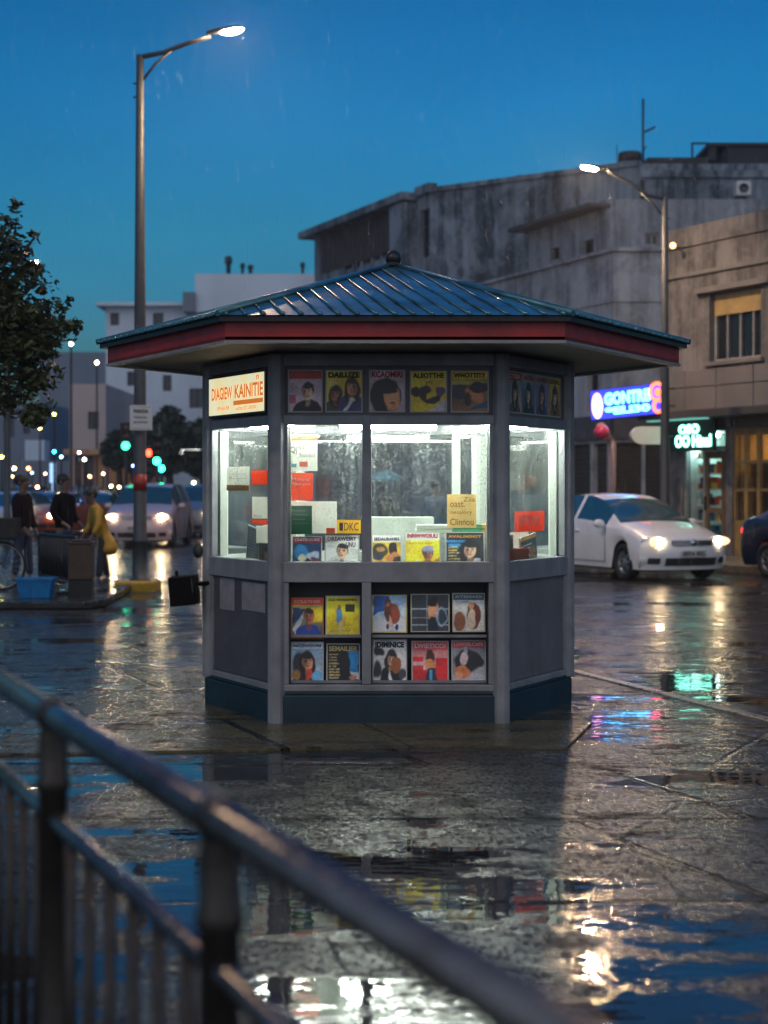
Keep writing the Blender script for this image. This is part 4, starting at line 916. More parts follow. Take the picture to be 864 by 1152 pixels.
P = Paint('#c8d0d8', '#88b0d4', 15).poly([(0, .45), (.5, .65), (.5, 1), (0, 1)], '#1a4a94').ell(.6, .5, .2, .3, '#8a4028').ell(.45, .6, .12, .35, '#5a3020').ell(.46, .75, .06, .07, SK2).poly([(.4, .1), (.5, .45), (.62, .1)], '#c0a088').ell(.46, .12, .06, .08, '#1a2a50').ell(.72, .12, .06, .08, '#1a2a50').grain()
mk((418, 669, 458, 712), dL, P, '', '#203040', 'blue and white magazine with figure in brown wrap, upper row beside mullion', G3, tz=(.1, .25), border='#c8b878', tilt=R(-9), extra=None)
P = Paint('#30343a', '#2c3238', 16)
for y in (.15, .35, .6): P.rect(0, y, 1, y+.025, '#8a98a0')
P.rect(.4, 0, .42, 1, '#7a8890'); P.ell(.58, .55, .15, .28, '#c8906c').ell(.55, .82, .12, .12, '#1a1412').poly([(.42, 0), (.5, .4), (.68, .38), (.7, 0)], '#181c2a').ell(.8, .4, .16, .26, '#8aa8c4', .2).ell(.82, .4, .12, .2, '#30383e', .2).grain()
mk((462, 668, 506, 711), dL, P, '', '#203040', 'grey magazine with figure before a barred window, middle of upper lower-case row', G3, border='#b8b4a0', tilt=R(-9))
P = Paint('#b8b8b4', '#c8cac8', 17).rect(.0, .84, 1, 1, '#2a4a5a').ell(.2, .25, .2, .26, '#8a5434').ell(.66, .4, .22, .36, '#5a2620').ell(.6, .68, .08, .1, SK).ell(.58, .3, .12, .28, '#b8a890').lines(.05, .74, .6, .82, 2, '#607078').grain()
mk((509, 667, 546, 711), dL, P, 'ATEMAEE', '#a8c0c8', 'pale magazine with two robed figures under a dark teal title strip', G3, border='#c8c0a8', tilt=R(-9), tz=(.87, .95))
P = Paint('#b8bcbc', '#c8cccc', 18).ell(.15, .72, .18, .12, '#1c1c20', .3).ell(.1, .3, .14, .2, '#2a2a30', .4).face(.55, .55, .26, SK3, '#2a1a1c', '#16161c', 3).ell(.7, .4, .16, .2, '#8a5230').ell(.9, .2, .1, .14, '#3a3a44', .3).poly([(.45, 0), (.5, .3), (.58, 0)], '#c8d4e8').grain()
mk((419, 719, 458, 768), dL, P, 'IDIMINICE', '#1a1a1c', 'white magazine with bold black title IDIMINICE and seated figure', G3, tz=(.80, .95), tilt=R(-9), bold=.05)
P = Paint('#c8c8c8', '#b82828', 19).rect(0, .0, 1, .3, '#b82428').rect(.0, .5, .3, .62, '#c02830').rect(.65, .3, 1, .6, '#c02428').rect(0, .3, .3, .4, '#c03030').ell(.5, .6, .14, .22, '#3a2018').ell(.5, .42, .16, .14, '#c88050').poly([(.36, 0), (.42, .34), (.64, .34), (.72, 0)], '#24283c').rect(.48, 0, .56, .3, '#4a90b8').rect(0, .8, 1, 1, '#b84048').grain()
mk((463, 721, 505, 768), dL, P, 'LWIETICOI', '#e0b0b0', 'red and white chequered magazine with figure in blue skirt, lower row', G3, tz=(.82, .95), tilt=R(-9), bold=.04)
P = Paint('#a8a8b0', '#58606a', 21).rect(0, .82, 1, 1, '#a82c38').ell(.45, .5, .4, .3, '#1a1a20', .2).ell(.7, .55, .28, .14, '#1c1c22', .1, -.5).ell(.36, .55, .14, .16, '#b8a8a8', .2).ell(.4, .78, .07, .1, '#8a8a92').ell(.3, .22, .24, .17, '#d07848').ell(.2, .15, .12, .1, '#e09870').grain()
mk((508, 720, 547, 767), dL, P, 'LUWVELCAPE', '#e0c0c0', 'red-topped magazine with dark curled figure, lower row at the right post', G3, tz=(.85, .95), tilt=R(-9))
# papers on the glass
dG = DF + .075
def paper(rect, d, m, label, lines=(), name='paper_sheet', grp=G4, rz=0, loc=None, cat='notice'):
    l, w, h = fr(*rect, d); b = MB(); b.box(-w/2, w/2, 0, .002, 0, h); o = b.build(name, m, None, 0, label, cat, grp); o.location = loc or l; o.rotation_euler = (0, 0, rz)
    bycol = {}
    for (s_, x0, x1, z0, z1, c) in lines: bycol.setdefault(c, []).append((s_, x0, x1, z0, z1))
    for c, L_ in bycol.items():
        t = MB()
        for (s_, x0, x1, z0, z1) in L_:
            if s_: put_text(t, s_, (x0-.5)*w, (x1-.5)*w, z0*h, z1*h, -.0012, .01)
            else: t.box((x0-.5)*w, (x1-.5)*w, -.0013, -.0007, z0*h, z1*h)
        t.build('lettering', ink(c), o)
    return o
paper((326, 489, 357, 530), dG, M_PAPER, 'white sheet with orange header high inside the narrow front window', [('', 0, 1, .84, .98, '#e0603c'), ('Esnnrd', .35, .95, .60, .74, '#8a8a86'), ('Qj', .03, .25, .45, .68, '#3a3c38'), ('Snacecs', .35, .92, .38, .50, '#8a8a86'), ('', .35, .65, .12, .26, '#e0603c'), ('', .05, .25, .1, .2, '#5a9aa0')])
paper((326, 532, 352, 563), dG, M_ORANGE, 'plain orange sheet under the white sheet in the narrow front window', [('Meltngl', .1, .85, .68, .82, '#f0d8c8'), ('Bxnaoc', .1, .9, .55, .66, '#f0d8c8')])
paper((326, 564, 379, 600), dG + .05, M_PAPER, 'blank white board behind the green card in the narrow window', [])
paper((326, 569, 351, 601), dG + .02, M_GREENP, 'green card with faint white lines in the narrow front window', [('Snunaun', .1, .7, .8, .88, '#8ac0a0'), ('Wtaleiuncr', .1, .85, .66, .73, '#8ac0a0'), ('Soooce', .1, .7, .5, .56, '#8ac0a0'), ('Weevueck', .1, .85, .36, .42, '#70a888')])
paper((367, 594, 377, 600), dG + .04, M_ORANGE, 'tiny orange card tucked above the shelf magazines', [])
paper((379, 585, 406, 600), dG + .06, M_YELLOWP, 'yellow booklet edge showing over the shelf magazines beside the mullion', [('DKC', .3, .9, .2, .8, '#5a4a10'), ('', .1, .26, .2, .8, '#3a2a20')], cat='booklet')
paper((503, 556, 536, 594), dG, M_CREAM, 'cream handwritten price card in the wide front window', [('Ziia', .55, .95, .78, .92, '#b8741c'), ('oast.', .1, .6, .62, .78, '#b8741c'), ('nesaiory', .12, .85, .38, .52, '#b8741c'), ('Clinnou', .1, .9, .08, .28, '#a8641c')])
# right-front window
FR1 = Face((KX + .715, KY - .91), (KX + 1.235, KY)); FL5 = Face((KX - 1.235, KY), (KX - .715, KY - .91))
def side_item(F_, M_, x0, y0, x1, y1, yo):
    u0, z1 = F_.uz(x0, (y0)); u1, _ = F_.uz(x1, y1); um = (u0 + u1) / 2; pxm = (x0 + x1) / 2
    z0 = F_.uz(pxm, y1)[1]; z1 = F_.uz(pxm, y0)[1]
    return on_side(M_, um - F_.L / 2, z0, yo), (u1 - u0) / FPX * 0 + (u1 - u0), z1 - z0
def side_paper(F_, M_, rz, r, yo, m, label, lines=(), cat='notice'):
    loc, w, h = side_item(F_, M_, *r, yo); return paper((0, 0, w / (DF + .3) * FPX, h / (DF + .3) * FPX), DF + .3, m, label, lines, rz=rz, loc=loc, cat=cat)
def side_mag(F_, M_, rz, r, yo, P_, label, grp, ry=0):
    loc, w, h = side_item(F_, M_, *r, yo); o = magazine(loc, rz, w, h, P_, '', '#ffffff', label, group=grp); o.rotation_euler = (0, ry, rz); return o
RZ1, RZ5 = R(60.2), R(-60.2)
side_paper(FR1, M1, RZ1, (584, 575, 617, 598), .03, M_ORANGE, 'orange card with white word in the right side window', [('LONOCAR', .15, .85, .30, .78, '#f4ece0')])
side_paper(FR1, M1, RZ1, (574, 599, 616, 632), .14, M_PAPER, 'blank white card low in the right side window')
P = Paint('#20242c', '#2a3038', 31).face(.6, .4, .3, SK, '#15110f', '#30343c').lines(.05, .6, .6, .9, 4, '#b8b8b8').grain()
side_mag(FR1, M1, RZ1, (574, 602, 590, 627), .08, P, 'dark magazine on orange books in the right side window', 'magazines in the right side window')
P = Paint('#2a6a9a', '#2c3a3c', 32).rect(0, .88, 1, 1, '#d8c020').rect(0, .55, .6, .6, '#c8ccd0').rect(0, .68, .7, .72, '#c8ccd0').ell(.7, .3, .25, .3, '#b87838', .3).ell(.3, .2, .2, .2, '#c8d0e0', .3).blobs(0, 0, 1, .5, 8, ['#204a80', '#803a20'], .08).grain()
side_mag(FR1, M1, RZ1, (599, 602, 617, 635), .08, P, 'leaning blue and yellow magazine in the right side window', 'magazines in the right side window', R(-8))
for k in range(5):
    b = MB(); b.box(-.21, .19, 0, .2, 0, .015, 0); b.box(-.208, .192, -.002, .2, .0152, .0172, 1)
    o = b.build('book', [M_ORANGE, ink('#8a3418')], None, 0, ('bottom book of the orange stack in right side window', 'second book up in the orange stack in right side window', 'middle book of the orange stack in right side window', 'fourth book up in the orange stack in right side window', 'top book of the orange stack in right side window')[k], 'book', 'stack of orange books')
    o.location = on_side(M1, -.22 + .006 * (k % 2), 1.02 + k * .0175, .03); o.rotation_euler = (0, 0, R(60.2 + (k % 3 - 1)))
# left-front window
side_paper(FL5, M5, RZ5, (252, 525, 277, 552), .02, M_PAPER, 'white notice with orange foot in the left side window', [('', 0, 1, .0, .24, '#e8a050'), ('', .1, .9, .5, .52, '#b0b0a8'), ('', .1, .9, .68, .70, '#b0b0a8')])
side_paper(FL5, M5, RZ5, (278, 529, 300, 545), .03, M_ORANGE, 'orange strip of paper in the left side window')
side_paper(FL5, M5, RZ5, (276, 559, 300, 584), .05, M_PAPER, 'white box front behind the left side window under the orange strip', [('', 0, 1, .0, .03, '#b8b060'), ('tlo.oo', .06, .45, .08, .20, '#9a9a60')], cat='box')
side_paper(FL5, M5, RZ5, (276, 585, 300, 590), .05, M_ORANGE, 'thin orange shelf strip in the left side window')
side_paper(FL5, M5, RZ5, (279, 592, 300, 612), .06, M_PAPER, 'blank white card under the thin orange strip in the left side window')
P = Paint('#1c2430', '#263044', 33).lines(.1, .1, .9, .9, 9, '#4a5a70').grain()
side_mag(FL5, M5, RZ5, (258, 593, 273, 636), .12, P, 'dark leaning magazine in the left side window', 'items in the left side window', R(9))
P = Paint('#3a2c26', '#4a3428', 34).face(.6, .5, .5, SK2, '#18100c', '#201814').grain()
side_mag(FL5, M5, RZ5, (283, 611, 300, 638), .05, P, 'brown magazine low in the left side window by the post', 'items in the left side window')
b = MB(); b.box(-.16, .16, 0, .012, 0, .24, 0); o = b.build('folder', M_PAPER, None, 0, 'white folder standing between magazines in the left side window', 'folder'); o.location = on_side(M5, .05, 1.02, .16); o.rotation_euler = (0, R(-6), R(-60.2))
# stacks inside on the counter
rnd = random.Random(9)
for k, (x, z, w, c) in enumerate(((.36, 1.31, .12, '#b8c8b8'), (.52, 1.0, .1, '#3a9a70'), (.60, 1.0, .06, '#d0a040'))):
    if k == 0: x, z = .30, 1.0
    b = MB(); 
    for j in range(9): dx = rnd.uniform(-.008, .008); b.box(-w+dx, w+dx, -.09, .09, j*.030, j*.030+.027)
    o = b.build('book_pile', ink(c), None, .002, ('pale pile of books inside the kiosk by the cream card', 'green pile of books inside the kiosk at the right', 'ochre pile of books inside the kiosk by the right post')[k], 'book pile', 'book piles inside the kiosk'); o.location = (KX + x, KY - (.55 if k else .62) + .02*k, .999)
# ------------------------------------------------------------------ foreground railing
def rail_mat():
    m, nt, bs, out = newmat('railing_steel'); tc = nt.nodes.new('ShaderNodeTexCoord').outputs['Object']
    n1 = noise(nt, tc, 7, 5); bs.inputs['Metallic'].default_value = .82
    nt.links.new(mixc(nt, ramp(nt, n1, [(.35, 0.0), (.7, 1.0)]), (.17, .17, .175), (.08, .072, .066)), bs.inputs['Base Color'])
    nt.links.new(ramp(nt, noise(nt, tc, 30, 3), [(.3, .15), (.7, .30)]), bs.inputs['Roughness'])
    bump(nt, bs, noise(nt, tc, 140, 2), .25, .002); return m
M_RAIL = rail_mat(); M_RAILP = pm('railing_post_steel', (.05, .042, .036), .42, metal=.5, var=.3, scale=9, bmp=.2)
RP1, RP2 = Vector((-.657, 3.09)), Vector((-.224, 2.117)); RD = (RP2 - RP1).normalized(); RSP = (RP2 - RP1).length
railing = empty('railing', (RP1.x, RP1.y, 0), 0, 'steel pedestrian railing with thick round handrail running across the near corner', 'railing')
def rp(t, z): return (RD.x * t, RD.y * t, z)
ts = [-2*RSP, -RSP, 0, RSP, 2*RSP, 2.58*RSP]
b = MB(); b.tube([rp(-2.6*RSP, 1.05), rp(2.6*RSP, 1.05)], .0265, 24); b.build('handrail', M_RAIL, railing)
b = MB(); b.tube([rp(-2.6*RSP, .845), rp(2.6*RSP, .845)], .0165, 16); b.build('mid_rail', M_RAIL, railing)
b = MB(); b.tube([rp(-2.6*RSP, .14), rp(2.6*RSP, .14)], .0165, 12); b.build('lower_rail', M_RAIL, railing)
for t in ts:
    b = MB(Matrix.Translation(rp(t, 0))); b.lathe([(.055, 0), (.055, .012), (.029, .016), (.029, .90), (.034, .905), (.034, .925), (.029, .93), (.029, 1.0), (.024, 1.03)], 20); po = b.build('post', M_RAILP, railing)
    b = MB(); a = Vector(rp(t, 1.05)); d = Vector((RD.x, RD.y, 0)); b.tube([a - d * .024, a - d*.021, a + d*.021, a + d * .024], [.029, .0325, .0325, .029], 24); c = b.build('collar', M_RAILP, po)
proto = None
for t0 in ts[:-1]:
    for i in range(1, 7):
        t = t0 + RSP * i / 7
        if proto is None:
            b = MB(); b.tube([(0, 0, .15), (0, 0, .835)], .0115, 12); proto = b.build('baluster', M_RAILP, railing); o = proto
        else: o = proto.copy(); COL.objects.link(o)
        o.location = rp(t, 0)
# ------------------------------------------------------------------ street lamps
def street_lamp(loc, h, label, side_=1, arm=1.35, power=60, group='street lamps', col=(1, .66, .38), rz=0, rise=.32, name='street_lamp'):
    t = empty(name, loc, rz, label, 'street lamp', group); s = side_
    b = MB(); b.lathe([(.16, 0), (.16, .02), (.115, .03), (.112, .55), (.125, .56), (.125, .60), (.10, .63), (.085, h*.5), (.055, h), (.001, h+.02)], 18); b.build('pole', M_GREYMETAL, t)
    b = MB(); b.tube([(0, 0, h-.03), (s*.35, 0, h+.04), (s*.7, 0, h+rise*.55), (s*1.05, 0, h+rise*.85), (s*arm, 0, h+rise)], [.04, .036, .033, .03, .03], 10); b.tube([(0, 0, h-.42), (s*.22, 0, h-.14), (s*.5, 0, h+.10)], .022, 8)
    for zz in (h-.42, h-.62): b.tube([(-s*.10, 0, zz), (0, 0, zz)], .015, 6)
    b.build('arm', M_GREYMETAL, t)
    hd = empty('lamp_head', (s*arm, 0, h+rise)); hd.parent = t; hd.rotation_euler = (0, -s*R(9), 0)
    b = MB(); prof = [(-.02, .045, .035), (.06, .07, .05), (.2, .11, .055), (.38, .11, .05), (.50, .08, .035), (.55, .02, .02)]
    vs = []; n = 12
    for x, w, hh in prof:
        for k in range(n):
            a = 2*math.pi*k/n; z = math.sin(a) * hh; vs.append((s*x, math.cos(a)*w, z*.35 if z < 0 else z))
    fs = [(i*n+k, i*n+(k+1)%n, (i+1)*n+(k+1)%n, (i+1)*n+k) for i in range(len(prof)-1) for k in range(n)] + [tuple(range(n)), tuple(range((len(prof)-1)*n, len(prof)*n))]
    b.add(vs, fs, 0, True); b.build('lamp_housing', M_GREYMETAL, hd)
    b = MB(); b.ball((s*.36, 0, -.022), (.165, .078, .042), n=20, m=10); b.build('lens', emis('sodium_lens', col, power), hd)
    return t
L1_ = street_lamp((XO(157.5, 23.0), 23.0, .15), ZO(62, 23.0) - .15, 'tall grey lamp post on a yellow kerb block left of the kiosk, lit', 1, 1.0, 1700)
b = MB(); b.tube([(0, 0, ZO(552, 23)-.15), (0, 0, ZO(534, 23)-.15)], .101, 16); b.build('red_band', M_RED, L1_)
b = MB(); y = 23; b.box(XO(133, y), XO(178, y), y-.35, y+.35, -.05, .15); b.build('lamp_plinth', M_YKERB, None, .03, 'yellow painted concrete block under the tall lamp post', 'plinth')
sg = empty('pole_sign', (XO(158.5, 22.8), 22.82, ZO(484, 22.8)), 0, 'small white notice sign fixed to the tall lamp post', 'sign')
b = MB(); b.box(-.165, .165, -.012, .006, 0, .365); b.build('sign_plate', M_WHITEP, sg, .004)
b = MB(); b.box(-.145, .145, -.0135, -.0125, .02, .025); b.box(-.145, .145, -.0135, -.0125, .34, .345); put_text(b, 'PARADA', -.11, .11, .25, .31, -.0135, .05); put_text(b, 'Nibtlohe', -.10, .09, .17, .21, -.0135); put_text(b, 'enrurtso', -.11, .10, .10, .14, -.0135); b.build('lettering', ink('#303438'), sg)
b = MB(); b.tube([(0, .015, .1), (0, .12, .1)], .01); b.tube([(0, .015, .28), (0, .12, .28)], .01); b.build('bracket', M_GREYMETAL, sg)
L2_ = street_lamp((XO(748, 31), 31.0, .0), ZO(222, 31), 'street lamp on the right leaning its lit head over the kiosk roof', -1, 1.15, 2300, rise=.55)
street_lamp((5.6, 1.5, -.05), 8.2, 'street lamp on the right kerb ahead of the railing, added outside the picture', -1, 1.3, 700)  # unseen lamp, added for warm front light; fascia glint hints at one
street_lamp((-6.5, 4.5, 0), 8.2, 'street lamp on the left of the square, added outside the picture', 1, 1.3, 1000)  # second unseen lamp, added for warm light on kiosk front and paving
L3_ = street_lamp((XO(8, 43), 43.0, -.05), ZO(305, 43) + .05, 'far lit street lamp half hidden by the leafy tree', 1, .35, 60, rise=.2)

def globe_lamp(px, py, Y, r, col, st, label, group='small round street lights far away', ph=True):
    t = empty('globe_lamp', (XO(px, Y), Y, -.05), 0, label, 'light', group); h = ZO(py, Y) + .05
    if ph: b = MB(); b.lathe([(.06, 0), (.04, h - r*.9)], 8); b.build('pole', M_DARKMETAL, t)
    b = MB(); b.ball((0, 0, h), r, n=12, m=8); b.build('globe', emis('glow', col, st), t); return t
GL = [(8, 548, 62, .10, '#ffb060', 8, 'orange light low at the far left above the white car'), (42, 548, 66, .10, '#ffc080', 8, 'warm light low between the left edge and the thin blue sign'), (28, 541, 74, .08, '#ffd8a8', 6, 'small cream light under the orange red one'), (75, 541, 70, .09, '#ff9a58', 8, 'orange light right of the thin blue sign near the ground'), (101, 536, 68, .09, '#ffb878', 8, 'amber light in front of the warm lit arcade, left one'), (116, 533, 72, .09, '#ffc890', 7, 'amber light in front of the warm lit arcade, right one'), (150, 541, 64, .08, '#ff4030', 7, 'small red light above the roof of the silver pink carrier'), (61, 466, 66, .10, '#d8e070', 5, 'yellow green light in front of the grey block, above the others'), (45, 482, 84, .12, '#ffc070', 6, 'amber light left of the grey block halfway up'), (61, 508, 60, .09, '#30d8f0', 8, 'cyan light over the two standing men'), (69, 514, 66, .08, '#a0f0f0', 7, 'pale cyan light just right of the cyan one'), (89, 509, 60, .08, '#e0e0ff', 7, 'soft white light upper of the pair before the pinkish house'), (95, 517, 60, .09, '#ffffff', 9, 'bright white light lower of the pair before the pinkish house'),
 (2, 514, 60, .10, '#e8e060', 6, 'yellow light at the left picture edge'), (16, 527, 62, .11, '#ffd090', 8, 'warm light, upper one of the stacked pair at far left'), (15, 536, 70, .11, '#ffcf98', 5, 'warm light, lower one of the stacked pair at far left'), (32, 527, 72, .12, '#ff9050', 9, 'orange red light between the far left pair and the pink one'), (36, 532, 80, .07, '#c8f0ff', 5, 'tiny bluish light beside the orange red one'), (51, 533, 72, .09, '#ff9878', 7, 'pink orange light beside the tall thin blue sign'),
 (80, 387, 60, .11, '#c8ffe0', 8, 'pale green lamp on a tall pole at the tree edge'), (109, 408, 76, .14, '#ffe0a8', 9, 'cream lamp on a tall pole before the blue white block'), (150, 524, 55, .07, '#8fb0ff', 6, 'blue light left of the tall lamp post'), (165, 525, 55, .07, '#60a0ff', 8, 'blue light right of the tall lamp post under the signals'), (125, 547, 58, .08, '#e8ffc0', 7, 'pale green light low above the silver van, left one'), (134, 548, 58, .08, '#fff0b0', 7, 'cream light low above the silver van, right one'), (67, 556, 50, .07, '#ffe070', 6, 'yellow light between the two standing men'), (218, 543, 56, .10, '#e8ffb0', 5, 'pale yellow green light above the dark car beside the kiosk')]
for px, py, Y, r, c, st, lab in GL: globe_lamp(px, py, Y, r*.6, c, st*2.6, lab)
b = MB(); Y = 66; b.box(XO(56, Y), XO(62, Y), Y, Y+.1, ZO(543, Y), ZO(521, Y)); b.box(XO(58.5, Y), XO(59.5, Y), Y+.02, Y+.08, -.05, ZO(543, Y)); b.build('light_box_sign', emis('blue_box', (.35, .6, 1), 1.3), None, 0, 'tall thin pale blue illuminated sign far down the street', 'sign')
b = MB(Matrix.Translation((XO(755, 33.4), 33.2, ZO(277, 33.3)))); b.ball((0, 0, 0), .065); w_ = b.build('wall_lamp', emis('amber_bulb', (1, .52, .2), 4), None, 0, 'small amber lamp on the top corner of the beige building', 'wall lamp')
b = MB(Matrix.Translation((XO(755, 33.4), 33.2, ZO(277, 33.3)))); b.tube([(.05, 0, 0), (.25, .7, .05)], .02); o = b.build('bracket', M_DARKMETAL); o.parent = w_
# traffic lights
def traffic_light(px, pytop, Y, lit, label, n=3, hl=.30):
    t = empty('traffic_light', (XO(px, Y), Y, -.05), 0, label, 'traffic light', 'traffic lights'); top = ZO(pytop, Y) + .05
    b = MB(); b.lathe([(.07, 0), (.055, top - n*hl)], 10); b.build('pole', M_DARKMETAL, t)
    b = MB(); b.box(-.17, .17, -.1, .12, top - n*hl, top); hs = b.build('signal_housing', M_SHED, t, .02)
    for k in range(n):
        z = top - (k + .5) * hl; c = {0: (1, .05, .02), 1: (1, .5, .02), 2: (.03, 1, .45)}[k if n == 3 else (0, 2)[k]]
        on = k in lit; b = MB(Matrix.Translation((0, -.11, z))); b.ball((0, 0, 0), (.115, .03, .115), n=14, m=8)
        b.build('signal_lens', emis('signal_on', c, 9) if on else pm('signal_off', tuple(x*.04 for x in c), .3, bmp=0), t)
        b = MB(); b.box(-.13, .13, -.22, -.1, z+.12, z+.135); b.build('visor', M_SHED, t)
traffic_light(142, 476, 46, {2}, 'green traffic light left of the tall lamp post', 3, .27)
traffic_light(168, 505, 50, {0}, 'red traffic light close right of the tall lamp post', 3, .27)
traffic_light(177, 496, 48, {2}, 'green traffic light right of the red one, upper green', 3, .25)
traffic_light(182, 506, 52, {2}, 'green traffic light right of the tall lamp post, lower green', 3, .25)
# ------------------------------------------------------------------ neon and shop signs
def neon(name, P, Q, z0, z1, label, th=.12):
    t = empty(name, (P[0], P[1], z0), math.atan2(Q[1]-P[1], Q[0]-P[0]), label, 'sign'); return t, math.hypot(Q[0]-P[0], Q[1]-P[1]), z1 - z0
Pn, Qn = (XO(665, 34.2), 34.2), (XO(750, 32.9), 32.9)
t, L, H = neon('neon_sign', Pn, Qn, ZO(472, 33.5), ZO(437, 33.5), 'blue neon sign with pink oval and red figure above the closed shutters')
t.rotation_euler.y = -R(3)
b = MB(); b.box(0, L*.97, -.0, .16, 0, H); b.build('sign_box', pm('blue_box_paint', (.01, .015, .2), .4), t, .02)
b = MB(); b.box(.02, L*.96, -.006, -.001, .02, H-.02); b.build('sign_face', emis('blue_face', (.03, .05, .95), 1.5), t)
b = MB(); put_text(b, 'GONTRE', L*.20, L*.80, H*.45, H*.86, -.02, .06); put_text(b, '9ELI30', L*.20, L*.80, H*.13, H*.38, -.02, .06); b.build('lettering', emis('cyan_neon', (.12, .62, 1), 5), t)
b = MB(); b.ball((L*.10, -.02, H*.47), (L*.075, .03, H*.42), n=24, m=12); b.build('oval', emis('pink_neon', (1, .45, .75), 3.2), t)
b = MB()
for (cx, cz, r_) in ((.90, .72, .24), (.91, .26, .17)):
    pts = [(L*cx + math.cos(a)*H*r_, -.03, H*cz + math.sin(a)*H*r_*1.1) for a in [2*math.pi*k/20 for k in range(21)]]; b.tube(pts, .035, 8, cap=False)
b.ball((L*.91, -.03, H*.70), (.09, .03, .09)); b.build('red_figure', emis('red_neon', (1, .10, .03), 5), t)
b = MB(); b.box(L*.97, L*1.08, .05, .1, H*.2, H*.26); b.box(L*.97, L*1.08, .05, .1, H*.75, H*.81); b.build('bracket', M_DARKMETAL, t)
# green shop sign
u0, u1 = fa.u(764), fa.u(817); Mg = fa.M()
t = empty('shop_sign', tuple(Mg @ Vector((u0, -.35, 2.30))), math.atan2(fa.D.y, fa.D.x), 'green white neon shop sign over the pale lit shop', 'sign'); L = u1 - u0
b = MB(); b.box(0, L, 0, .1, 0, .66); b.build('sign_box', pm('dark_green_board', (.004, .03, .024), .5), t, .01)
b = MB(); put_text(b, 'OSO', L*.28, L*.72, .36, .56, -.015, .06); put_text(b, 'OO Hinal', L*.20, L*.97, .08, .34, -.015, .05); b.build('lettering', emis('green_neon', (.25, 1, .72), 5.5), t)
b = MB(); b.box(-.55, L*.9, -.10, .02, .66, .74); b.build('light_strip', emis('teal_strip', (.25, .75, .65), .7), t)
# round white projecting box and pink ball lamp
t = empty('projecting_sign', (XO(735, 33.2), 33.2, ZO(500, 33.2)), R(8), 'unlit white half round box sign beside the street lamp pole', 'sign')
b = MB(); pts = [(-.25 + .25*math.cos(a) , .19 + .19*math.sin(a)) for a in [R(90 + 9*k) for k in range(21)]] + [(.25, 0), (.25, .38)]
b.M = Matrix(((1,0,0,0),(0,0,-1,0),(0,1,0,0),(0,0,0,1))); b.prism(pts, -.08, .08); b.build('sign_body', M_WHITEP, t); b = MB(); b.box(.25, .45, -.03, .03, .15, .2); b.build('bracket', M_DARKMETAL, t)
b = MB(); y = 33; b.ball((XO(677, y), y, ZO(486, y)), (.17, .17, .15)); b.build('ball_lamp', pm('pink_ball', (.6, .04, .12), .3, bmp=0), None, 0, 'crimson ball shaped lamp hanging under the blue neon sign', 'lamp')
b = MB(); x = XO(688, 36); b.tube([(x, 36, .0), (x, 36, ZO(498, 36)), (x-.12, 36, ZO(490, 36)), (XO(677, 33), 33.1, ZO(486, 33)+.1)], .11, 12); b.build('bent_pipe', pm('pinkish_pipe', (.45, .33, .34), .5), None, 0, 'thick pale bent pipe standing behind the white car', 'pipe')
# small dark trash and leaf on the plaza
b = MB(Matrix.Translation((XO(642, 13.6), 13.6, .012)) @ Matrix.Rotation(.5, 4, 'Z'))
b.add([(-.10, 0, 0), (-.03, -.05, .02), (.06, -.03, .01), (.11, .02, .03), (.02, .05, .05), (-.05, .04, .03)], [(0, 1, 2, 3, 4, 5)]); b.add([(-.10, 0, -.004), (-.03, -.05, -.0), (.06, -.03, -.0), (.11, .02, .01), (.02, .05, .02), (-.05, .04, .01)], [(0, 1, 2, 3, 4, 5)])
b.build('fallen_leaf', pm('green_leaf', (.05, .13, .03), .4), None, 0, 'green fallen leaf on the wet ground right of the kiosk', 'leaf')
# ------------------------------------------------------------------ cars
def lerp_t(tab, x):
    if x >= tab[0][0]: return tab[0][1]
    for (a, va), (b_, vb) in zip(tab, tab[1:]):
        if x >= b_: k = (a - x) / (a - b_); k = k*k*(3-2*k) * .35 + k * .65; return va + (vb - va) * k
    return tab[-1][1]
CAR = {
 'sedan': dict(L=4.4, W=.86, zt=[(2.2,.73),(2.0,.79),(1.6,.90),(1.08,1.0),(.30,1.39),(-.05,1.465),(-.6,1.475),(-1.15,1.38),(-1.72,1.10),(-2.05,1.07),(-2.2,.98)],
   zb=[(2.2,.66),(1.9,.74),(1.1,.87),(0,.93),(-1.1,.98),(-1.7,1.02),(-2.2,.94)], ws=(1.08,.30), rs=(-1.15,-1.72), sw=(.78,-1.42), pil=-.28, wx=(1.35,-1.30), wr=.315, roofw=.57),
 'mpv': dict(L=4.3, W=.90, zt=[(2.15,.86),(1.9,.98),(1.35,1.10),(1.1,1.16),(.45,1.62),(.1,1.70),(-1.0,1.72),(-1.7,1.66),(-2.05,1.20),(-2.15,1.0)],
   zb=[(2.15,.80),(1.8,.92),(1.1,1.02),(0,1.06),(-1.7,1.10),(-2.15,.95)], ws=(1.1,.45), rs=(-1.7,-2.05), sw=(.85,-1.6), pil=-.3, wx=(1.35,-1.30), wr=.34, roofw=.66)}
_pc = {}
def paintm(col, flake=.0):
    if col not in _pc:
        m, nt, bs, out = newmat('car_paint'); tc = nt.nodes.new('ShaderNodeTexCoord').outputs['Object']
        c = s2l(col); dirt = ramp(nt, noise(nt, tc, 3, 5), [(.45, 0.0), (.8, .35)])
        nt.links.new(mixc(nt, dirt, c, tuple(x*.6 for x in c)), bs.inputs['Base Color']); bs.inputs['Roughness'].default_value = .35; bs.inputs['Coat Weight'].default_value = .8; bs.inputs['Coat Roughness'].default_value = .05
        bump(nt, bs, noise(nt, tc, 160, 2), .12, .002); _pc[col] = m
    return _pc[col]
M_CGLASS = pm('car_glass', (.012, .065, .09), .06, var=.1, scale=3, bmp=.04, spec=.9, coat=.6)  # teal put into the base colour to stand for reflected sky
